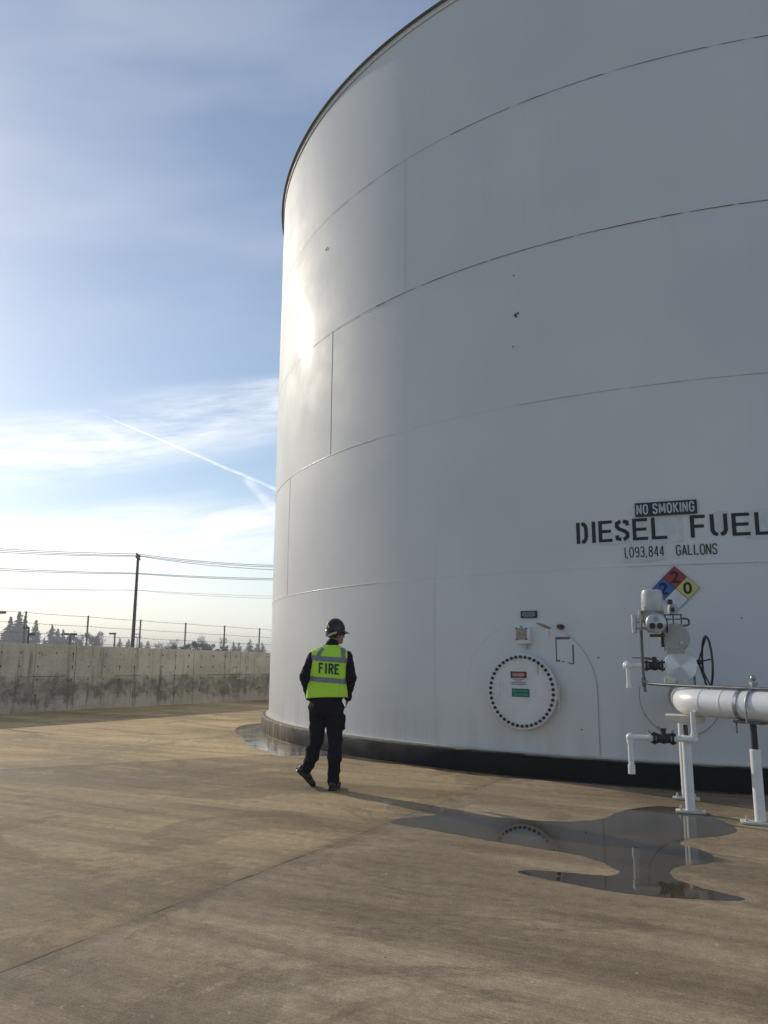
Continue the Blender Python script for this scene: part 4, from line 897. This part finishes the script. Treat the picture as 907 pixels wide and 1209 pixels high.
def bare(e, h, hw, rng):
    x, y = e.location.x, e.location.y; tr, br = MB(), MB()
    def grow(p, d, L, r, lv):
        q = p + d * L; (tr if lv < 2 else br).tube([p, q], [r, r * .6], 5 if lv < 2 else 3)
        if lv >= 5: return
        for k in range(3 if lv else 5):
            n = (d + Vector((rng.uniform(-1, 1), rng.uniform(-1, 1), rng.uniform(-.35, .7))) * (.75 if lv else .6)).normalized(); 
            grow(p.lerp(q, rng.uniform(.6, 1)), n, L * rng.uniform(.6, .8), r * .55, lv + 1)
    grow(Vector((x, y, -.03)), Vector((0, 0, 1)), h * .30, h * .022, 0)
    k = hw / max(1e-3, max(abs(v.co.x - x) for v in br.b.verts)); kz = h / max(v.co.z for v in br.b.verts)
    for m_ in (tr, br):
        for v in m_.b.verts: v.co = Vector((x + (v.co.x - x) * k, y + (v.co.y - y) * k, v.co.z * kz))
    tr.build('trunk', BRK, e); br.build('crown', BAR, e)
trees = [
 ('c', 13, 728, 8, 240, 'hazy pointed conifer, leftmost of the three tall ones above the wall'), ('c', 23.5, 722, 8, 240, 'tallest hazy conifer of the skyline, at the left end of the wall'), ('c', 30, 727, 7, 246, 'tall hazy conifer touching the left side of the leftmost fence post'),
 ('c', 43, 732, 6, 238, 'hazy conifer just right of the leftmost fence post'), ('c', 62, 737, 7, 250, 'broad hazy conifer left of the T shaped lamp'), ('c', 69, 742, 6.5, 244, 'shorter hazy conifer right beside the T shaped lamp'), ('c', 75, 743, 6, 256, 'small hazy conifer directly behind the T shaped lamp'),
 ('b', 2, 745, 7, 200, 'low bare tree at the left edge of the photo'), ('c', 53, 752, 4, 250, 'tiny conifer between the two groups of tall conifers'),
 ('l', 88, 742, 8, 235, 'rounded hazy tree behind the T shaped lamp, left of the second fence post'), ('b', 96, 744, 11, 200, 'wide bare tree left of the second fence post'), ('l', 112, 743, 10, 235, 'large rounded hazy tree right of the second fence post'), ('b', 121, 747, 9, 205, 'bare tree between second fence post and single lamp'),
 ('c', 142, 753, 4, 250, 'small conifer between single lamp and utility pole'), ('c', 152, 754, 5, 250, 'small conifer hidden partly by the utility pole'), ('c', 167, 757, 4, 250, 'tiny conifer left of the third fence post'), ('c', 175, 756, 5, 230, 'tiny conifer right of the third fence post'),
 ('b', 186, 756, 9, 170, 'low bare tree midway between third and fourth fence posts'), ('b', 205, 753, 10, 170, 'bare tree left of the fourth fence post'), ('l', 200, 761, 9, 130, 'low dark bush left of the fourth fence post'),
 ('l', 215, 757, 9, 120, 'dark leafy tree left of the fourth fence post, lowest of the dark clump'), ('l', 229, 755, 9, 120, 'dark rounded tree just right of the fourth fence post'), ('l', 247, 756, 9, 120, 'dark rounded tree at the right end of the dark clump'),
 ('b', 236, 748, 10, 170, 'bare tree rising behind the dark clump'), ('b', 262, 749, 8, 165, 'bare fan shaped tree left of the fifth fence post'), ('l', 258, 762, 4.5, 130, 'small dark bush under the bare fan shaped tree'), ('l', 264.5, 760, 5, 130, 'small dark bush close left of the fifth fence post'),
 ('c', 276, 757, 4.5, 230, 'small hazy conifer right of the fifth fence post'), ('c', 282.5, 758, 4.5, 236, 'small hazy conifer, second to the right of the fifth fence post'), ('c', 295.5, 754, 5.5, 230, 'pointed hazy conifer midway between fifth and last fence posts'), ('c', 304, 759, 4, 236, 'small hazy conifer close left of the last fence post'), ('c', 310, 758, 5, 230, 'small hazy conifer behind the last fence post')]
for i, (kd, px_, py_, hw, Y, lab) in enumerate(trees):
    Y *= 1.45; p = ray_pt(px_, py_, Y); e = empty({'c': 'conifer_tree', 'l': 'leafy_tree', 'b': 'bare_tree'}[kd], (p.x, p.y, 0), lab, 'tree', 'trees beyond the wall')
    {'c': conifer, 'l': leafy, 'b': bare}[kd](e, p.z, hw * Y / 927 * (2.3 if kd == 'c' else 1.2), random.Random(i + 3))

# ------------------------------------------------------------------ the person
PO = Vector((-.57, 9.50, 0))
man_ = empty('person', PO, 'person in black uniform and black helmet wearing a lime FIRE vest, walking beside the tank', 'person')
SKIN = material('skin', color=(.36, .20, .14), rough=.55, vary=.1); CLOTH = material('black_uniform_cloth', color=(.014, .015, .021), rough=.85, vary=.3, scale=6, bump=.25, bscale=14)
def m_lime(t, p, tc):
    n = t.noise(tc, 7, 4, .6); c = t.mix(n, (.46, .80, .045), (.56, .90, .06)); t.put(p.inputs['Base Color'], c); p.inputs['Roughness'].default_value = .8
    mesh_n = t.noise(tc, 300, 1); t.put(p.inputs['Normal'], t.bump(t.m('ADD', t.m('MULTIPLY', t.noise(tc, 9, 4), .9), t.m('MULTIPLY', mesh_n, .06)), .5, .03))
    try: p.inputs['Sheen Weight'].default_value = .15
    except KeyError: pass
LIME = material('lime_vest_fabric', m_lime)
CLOTH.node_tree.nodes['Principled BSDF'].inputs['Specular IOR Level'].default_value = .12
TAPER = material('grey_reflective_tape', color=(.20, .21, .22), rough=.38, vary=.15, scale=40); VTXT = material('dark_vest_print', color=(.025, .05, .03), rough=.7)
HELM = material('black_helmet_shell', color=(.008, .008, .009), rough=.34, vary=.2); STK = material('lime_helmet_sticker', color=(.62, .70, .12), rough=.4); STY = material('pale_yellow_strap', color=(.52, .47, .20), rough=.6)
LEATH = material('black_boot_leather', color=(.012, .011, .011), rough=.4, vary=.3, bump=.2); GLASS = material('dark_sunglasses', color=(.01, .01, .012), rough=.12); HAIR = material('dark_hair', color=(.02, .015, .012), rough=.7)
def P(x, y, z): return PO + Vector((x, y, z))
def remesh(mb, name, mat, voxel, sm=4, fold=0., fs=8.):
    bmesh.ops.recalc_face_normals(mb.b, faces=mb.b.faces)
    for v in mb.b.verts: v.co -= PO
    me = bpy.data.meshes.new(name); mb.b.to_mesh(me); mb.b.free(); ob = bpy.data.objects.new(name, me); COL.objects.link(ob)
    m_ = ob.modifiers.new('r', 'REMESH'); m_.mode = 'VOXEL'; m_.voxel_size = voxel
    s = ob.modifiers.new('s', 'SMOOTH'); s.factor = .5; s.iterations = sm
    nm = bpy.data.meshes.new_from_object(ob.evaluated_get(bpy.context.evaluated_depsgraph_get())); bpy.data.objects.remove(ob); bpy.data.meshes.remove(me)
    nm.name = name; nm.materials.clear(); nm.materials.append(mat)
    if fold:
        for v, n in zip(nm.vertices, [Vector(q.vector) for q in nm.vertex_normals]):
            c = v.co; v.co = c + n * fold * (noise.noise(Vector((c.x * fs, c.y * fs, c.z * fs * 1.7))) + .5 * noise.noise(Vector((c.x * fs * 2.2 + c.z * 6, c.y * fs * 2, c.z * fs * 2.6))))
    nm.polygons.foreach_set('use_smooth', [True] * len(nm.polygons))
    o = bpy.data.objects.new(name, nm); COL.objects.link(o); o.parent = man_; ORG[o.name] = PO; return o
# joints (x right, y away, z up), origin at the standing foot
HIPR, KNR, ANR = (.0, .0, .96), (.02, .03, .52), (.005, -.01, .10)
HIPL, KNL, ANL = (-.19, .01, .96), (-.205, .09, .54), (-.325, .22, .205)
SHL, EBL, WRL = (-.256, -.01, 1.505), (-.345, -.05, 1.27), (-.305, .12, 1.04)
SHR, EBR, WRR = (.135, .01, 1.505), (.192, -.03, 1.26), (.150, .14, 1.035)
HD_ = P(.0, .04, 1.775); fd = Vector((.86, .51, 0)).normalized(); fs_ = Vector((fd.y, -fd.x, 0))     # face direction, head's right side
# body: one continuous surface
mb = MB()
mb.capsule(P(-.09, 0, 1.0), P(-.075, .0, 1.35), .125, .135); mb.capsule(P(-.20, 0, 1.53), P(.07, .0, 1.53), .07, .07); mb.sphere(P(-.07, .0, 1.38), (.165, .105, .2)); mb.capsule(P(-.05, .0, 1.52), P(-.02, .03, 1.70), .062, .056)
for a, b, c in ((HIPR, KNR, ANR), (HIPL, KNL, ANL)): mb.capsule(P(*a), P(*b), .088, .055); mb.capsule(P(*b), P(*c), .053, .036); mb.sphere((P(*b) * .65 + P(*c) * .35) + Vector((0, -.015, 0)), (.052, .056, .12))
for an, td in ((ANR, Vector((.25, .97, 0))), (ANL, Vector((.66, .22, -.74)))): td.normalize(); up_ = (UP - td * td.z).normalized(); mb.capsule(P(*an) - up_ * .04, P(*an) - up_ * .045 + td * .10, .030, .022)
for a, b, c, sg in ((SHL, EBL, WRL, -1), (SHR, EBR, WRR, 1)):
    mb.capsule(P(*a), P(*b), .052, .040); mb.capsule(P(*b), P(*c), .040, .027)
    d = (P(*c) - P(*b)).normalized(); ix = Vector((-sg, .25, 0)); ix = (ix - d * ix.dot(d)).normalized(); wd_ = d.cross(ix).normalized()
    wrist = P(*c); palm = wrist + d * .055
    mb.sphere(palm, (.045, .017, .055), (wd_, ix, d))
    for k, L in enumerate((.070, .080, .074, .058)):
        b0_ = palm + d * .040 + wd_ * (.030 - .020 * k); k1 = b0_ + (d + ix * .12).normalized() * L * .45; k2 = k1 + (d + ix * .45).normalized() * L * .33; k3 = k2 + (d + ix * .75).normalized() * L * .25
        mb.capsule(b0_, k1, .0092, .0088, 3); mb.capsule(k1, k2, .0088, .0082, 3); mb.capsule(k2, k3, .0082, .007, 3)
    tb = palm - d * .025 + wd_ * .038; t1 = tb + (d * .6 + wd_ * .75 + ix * .2).normalized() * .04; t2 = t1 + (d * .95 + wd_ * .15 + ix * .3).normalized() * .03
    mb.capsule(tb, t1, .013, .011, 3); mb.capsule(t1, t2, .011, .008, 3)
# head
AX = (fs_, fd, UP)
hp = lambda s, f, z: HD_ + fs_ * s + fd * f + UP * z
mb.sphere(hp(0, -.012, .035), (.074, .095, .085), AX, 24, 16); mb.sphere(hp(0, .028, -.035), (.060, .068, .085), AX, 24, 16); mb.sphere(hp(0, .070, -.095), (.030, .024, .020), AX); mb.capsule(hp(0, .088, .005), hp(0, .110, -.030), .009, .013, 4)
mb.sphere(hp(0, .084, .025), (.048, .014, .012), AX); mb.sphere(hp(0, .090, -.062), (.026, .012, .007), AX); mb.sphere(hp(0, .088, -.076), (.022, .012, .007), AX)
for sg in (-1, 1):
    mb.sphere(hp(.074 * sg, -.010, -.012), (.010, .020, .032), AX); mb.sphere(hp(.034 * sg, .072, -.02), (.018, .016, .016), AX); mb.sphere(hp(.031 * sg, .083, .007), (.012, .009, .009), AX)
mb.capsule(hp(0, -.03, -.06), P(-.03, .02, 1.60), .056, .060)
remesh(mb, 'body', SKIN, .0065, 3)
# jacket
mb = MB()
mb.sphere(P(-.09, 0, 1.06), (.20, .135, .13)); mb.capsule(P(-.16, 0, 1.10), P(-.17, 0, 1.45), .115, .115); mb.capsule(P(-.01, 0, 1.10), P(.03, 0, 1.45), .115, .115); mb.capsule(P(-.20, 0, 1.50), P(.075, .01, 1.50), .078, .078); mb.capsule(P(-.10, 0, 1.57), P(-.03, .01, 1.58), .075, .075)
for a, b, c in ((SHL, EBL, WRL), (SHR, EBR, WRR)): mb.capsule(P(*a), P(*b), .076, .064); mb.capsule(P(*b), P(*c), .064, .050); mb.sphere(P(*b) + Vector((0, -.015, 0)), (.070, .072, .078)); mb.sphere(P(*a) - UP * .03, (.076, .085, .09))
mb.capsule(P(-.055, .0, 1.60), P(-.03, .022, 1.675), .078, .071)
remesh(mb, 'jacket', CLOTH, .011, 5, .011, 9)
# trousers
mb = MB()
mb.sphere(P(-.095, 0, .97), (.195, .135, .13)); mb.capsule(P(-.09, 0, 1.0), P(-.09, 0, 1.06), .15, .15); mb.sphere(P(-.03, -.05, .93), (.11, .10, .11)); mb.sphere(P(-.155, -.05, .93), (.11, .10, .11))
for a, b, c in ((HIPR, KNR, ANR), (HIPL, KNL, ANL)):
    d = (P(*c) - P(*b)).normalized(); mb.capsule(P(*a) - UP * .03, P(*b), .115, .085); mb.capsule(P(*b), P(*c) + d * .0, .085, .066); mb.sphere((P(*b) * .6 + P(*c) * .4) + Vector((0, -.02, 0)), (.085, .09, .15))
    mb.capsule(P(*c), P(*c) + d * .035, .068, .058)
mb.box(P(.115, .01, .76), (.03, .12, .18), bev=.01)
remesh(mb, 'trousers', CLOTH, .011, 5, .014, 8)
# boots
def boot(an, td, up_):
    td = Vector(td).normalized(); up_ = Vector(up_); up_ = (up_ - td * up_.dot(td)).normalized(); sd_ = td.cross(up_); A = P(*an); H_ = A - up_ * .045
    mb = MB(); mb.capsule(A + up_ * .05, A - up_ * .02, .056, .052); mb.sphere(H_ - td * .03, (.044, .055, .05), (sd_, td, up_)); mb.sphere(H_ + td * .06 - up_ * .005, (.045, .10, .042), (sd_, td, up_)); mb.sphere(H_ + td * .16 - up_ * .015, (.047, .065, .032), (sd_, td, up_)); mb.box(H_ + td * .06 - up_ * .038, (.085, .26, .03), sd_, td, up_, .012)
    b = remesh(mb, 'boot', LEATH, .008, 3)
    mb = MB(); ol = []
    for k in range(32):
        a = 2 * math.pi * k / 32; L = math.cos(a); wv = .044 + .008 * L; ol.append((wv * math.sin(a), .068 + .152 * L))
    rows = [[H_ + sd_ * x * q + td * (.068 + (y - .068) * q) + up_ * z for x, y in ol] for q, z in ((.95, -.030), (1.03, -.033), (1.03, -.053), (1.0, -.056))]
    vs = mb.grid(rows, True); mb.fan(vs[0][::-1]); mb.fan(vs[-1]); mb.box(H_ - td * .035 - up_ * .050, (.08, .085, .028), sd_, td, up_, .006)
    so_ = mb.build('sole', LEATH, man_); so_.parent = b
boot((ANR[0], ANR[1], .105), (.22, .97, 0), (0, 0, 1)); boot(ANL, (.66, .22, -.74), (.70, .1, .70))
# vest as a loft
VR = [(1.030, -0.0860, 0.2471, .165), (1.10, -0.0860, 0.2407, .162), (1.2, -0.0840, 0.2300, .158), (1.3, -0.0800, 0.2236, .156), (1.4, -0.0720, 0.2205, .153), (1.48, -0.0620, 0.2258, .146), (1.53, -0.0580, 0.2279, .135), (1.57, -0.0560, 0.2173, .120), (1.60, -0.0530, 0.1730, .106), (1.628, -0.0480, 0.1195, .094), (1.645, -0.0440, 0.0927, .088)]
def vring(z):
    for a, b in zip(VR[:-1], VR[1:]):
        if z <= b[0] + 1e-9: k = (z - a[0]) / (b[0] - a[0]); return [a[i] + (b[i] - a[i]) * k for i in (1, 2, 3)]
    return VR[-1][1:]
def vs_(th, z, off=0.):
    cx, rx, ry = vring(z); c, s = math.cos(th), math.sin(th); e_ = .8
    f = .012 * noise.noise(Vector((c * 3.5, s * 3.5, z * 5))) + .007 * noise.noise(Vector((c * 8 + z * 4, s * 8, z * 11))) + .010 * (1.6 - z) * math.sin(th * 7 + 3 * z) * max(0, min(1, (1.45 - z) * 4))
    dz = -.012 * math.sin(th) * (1 if z < 1.1 else 0) + (.010 * math.cos(th + .6) if z < 1.06 else 0)
    return P(cx + (rx + off + f) * math.copysign(abs(c) ** e_, c), .0 + (ry + off + f) * math.copysign(abs(s) ** e_, s), z + dz - .022 * (c + .1) * (1 if 1.1 < z < 1.58 else 0) * .9)
mb = MB(); zz = [1.03 + (1.645 - 1.03) * k / 40 for k in range(41)]
mb.grid([[vs_(2 * math.pi * k / 96, z) for k in range(96)] for z in zz], True)
vest = mb.build('vest', LIME, man_, 70)
md = vest.modifiers.new('thickness', 'SOLIDIFY'); md.thickness = .006; md.offset = -1
mb = MB()
def strip(z0, z1, a0=0, a1=2 * math.pi, n=96, m_=5): mb.grid([[vs_(a0 + (a1 - a0) * k / n, z0 + (z1 - z0) * j / m_, .004) for k in range(n + 1)] for j in range(m_ + 1)])
strip(1.455, 1.512); strip(1.215, 1.272)
for xa in (-.222, .080):
    rows = []
    for j in range(15):
        z = 1.505 + (1.612 - 1.505) * j / 14; row = []; cx, rx, ry = vring(z)
        for k in range(5):
            x = xa + .052 * k / 4 + (z - 1.505) * (.45 if xa < 0 else -.10); q = max(-1, min(1, (x - cx) / (rx + .004))); c = math.copysign(abs(q) ** (1 / .8), q); row.append(vs_(-math.acos(c), z, .005))
        rows.append(row)
    mb.grid(rows)
mb.build('reflective_tape', TAPER, vest, 70)
mb = MB()
def vfn(x, z): 
    cx, rx, ry = vring(z); q = max(-1, min(1, (x - cx) / rx)); return vs_(-math.acos(math.copysign(abs(q) ** (1 / .8), q)), z, .006)
x0 = -.178
for ch in 'FIRE':
    w_, h0, h1, th = .050, 1.316, 1.434, .0205
    S = lambda *pts: stroke(mb, vfn, [(x0 + a * w_, h0 + b * (h1 - h0)) for a, b in pts], th)
    if ch == 'I': S((.3, 0), (.3, .5), (.3, 1)); x0 += .046; continue
    S((.15, 0), (.15, .5), (.15, 1))
    if ch in 'FE': S((.15, .93), (.6, .93), (1, .93)); S((.15, .52), (.5, .52), (.85, .52))
    if ch == 'E': S((.15, .07), (.6, .07), (1, .07))
    if ch == 'R': S((.15, .93), (.65, .93), (.92, .84), (.92, .62), (.65, .5), (.15, .5)); S((.55, .48), (.75, .25), (.98, 0))
    x0 += .068
mb.build('vest_lettering', VTXT, vest, smooth=False)
# helmet
tilt = Matrix.Rotation(rad(-4), 3, fs_)
HO = HD_ + UP * .045 - fd * .004
hx = lambda s, f, z: HO + tilt @ (fs_ * s * .89 + fd * f * .89 + UP * (z * 1.04))
mb = MB(); rows = []
for j in range(14):
    ph = j / 13 * math.pi / 2; rz = .125 * math.sin(ph); k_ = math.cos(ph) ** .72 if j < 13 else .02
    rows.append([hx(.112 * k_ * math.cos(a), .135 * k_ * math.sin(a), rz) for a in [2 * math.pi * q / 40 for q in range(40)]])
rows = [[hx(.113 * math.cos(a), .136 * math.sin(a) , -.032 - .045 * max(0, -math.sin(a))) for a in [2 * math.pi * q / 40 for q in range(40)]]] + rows
v = mb.grid(rows, True); mb.fan(v[-1]); mb.fan(v[0][::-1]); mb.tube([hx(0, .13 * math.cos(a), .012 + .118 * math.sin(a)) for a in [math.pi * q / 16 for q in range(17)]], .011, 8)
hel = mb.build('helmet', HELM, man_, 50)
mb = MB(); rows = []
for q in range(25):
    a = 2 * math.pi * q / 24; ext = .016 + .050 * max(0, math.sin(a)) ** 1.5; c, s = math.cos(a), math.sin(a); zb = .0 - .004
    rows.append([hx(.110 * c, .133 * s, zb + .008), hx((.112 + ext) * c, (.135 + ext) * s, zb - .006 - ext * .12), hx((.112 + ext) * c, (.135 + ext) * s, zb - .011 - ext * .12), hx(.110 * c, .133 * s, zb - .006)])
mb.grid(rows); mb.build('brim', HELM, hel, 50)
mb = MB()
def hs(a, z, o=.003): ph = math.asin(min(1, z / .125)); k_ = math.cos(ph) ** .72; return hx((.112 * k_ + o) * math.cos(a), (.135 * k_ + o) * math.sin(a), z)
a_c = -1.55
mb.grid([[hs(a_c + w_ * (k / 8 - .5), z) for k in range(9)] for z, w_ in ((.022, .95), (.040, .72), (.058, .40), (.066, .15))]); mb.build('sticker', STK, hel, smooth=False)
mb = MB(); mb.grid([[hx((.116) * math.cos(a), .139 * math.sin(a), z + .030 * k_ / 8 * 1.6) for k_, a in enumerate([-1.25 + 1.0 * k / 8 for k in range(9)])] for z in (-.085, -.060)]); mb.build('chin_strap', STY, hel, smooth=False)
# suspension band and hair behind
mb = MB(); mb.tube([hx(.092 * math.cos(a), .112 * math.sin(a), -.055 - .012 * max(0, -math.sin(a))) for a in [math.pi + math.pi * q / 16 for q in range(17)]], .013, 8); mb.build('headband', HELM, hel)
mb = MB(); mb.sphere(hp(0, -.016, .012), (.078, .094, .085), AX); remesh(mb, 'hair', HAIR, .008, 2)
# sunglasses
mb = MB()
for sg in (-1, 1):
    mb.sphere(hp(.034 * sg, .094, .006), (.030, .008, .021), AX); mb.tube([hp(.062 * sg, .090, .012), hp(.082 * sg, .05, .012), hp(.084 * sg, -.01, .005)], .005, 6)
mb.build('sunglasses', GLASS, man_)

# ------------------------------------------------------------------ winter haze
hm = bpy.data.materials.new('haze_air'); hm.use_nodes = True; nt = hm.node_tree
for n in list(nt.nodes):
    if n.type != 'OUTPUT_MATERIAL': nt.nodes.remove(n)
vp = nt.nodes.new('ShaderNodeVolumePrincipled'); vp.inputs['Color'].default_value = (.93, .95, 1, 1); vp.inputs['Density'].default_value = .0011; vp.inputs['Anisotropy'].default_value = .1
nt.links.new(vp.outputs[0], nt.nodes['Material Output'].inputs['Volume'])
mb = MB(); mb.box((0, 0, 11.5), (3300, 3300, 25)); o = mb.build('haze', hm, smooth=False); tag(o, kind='stuff')
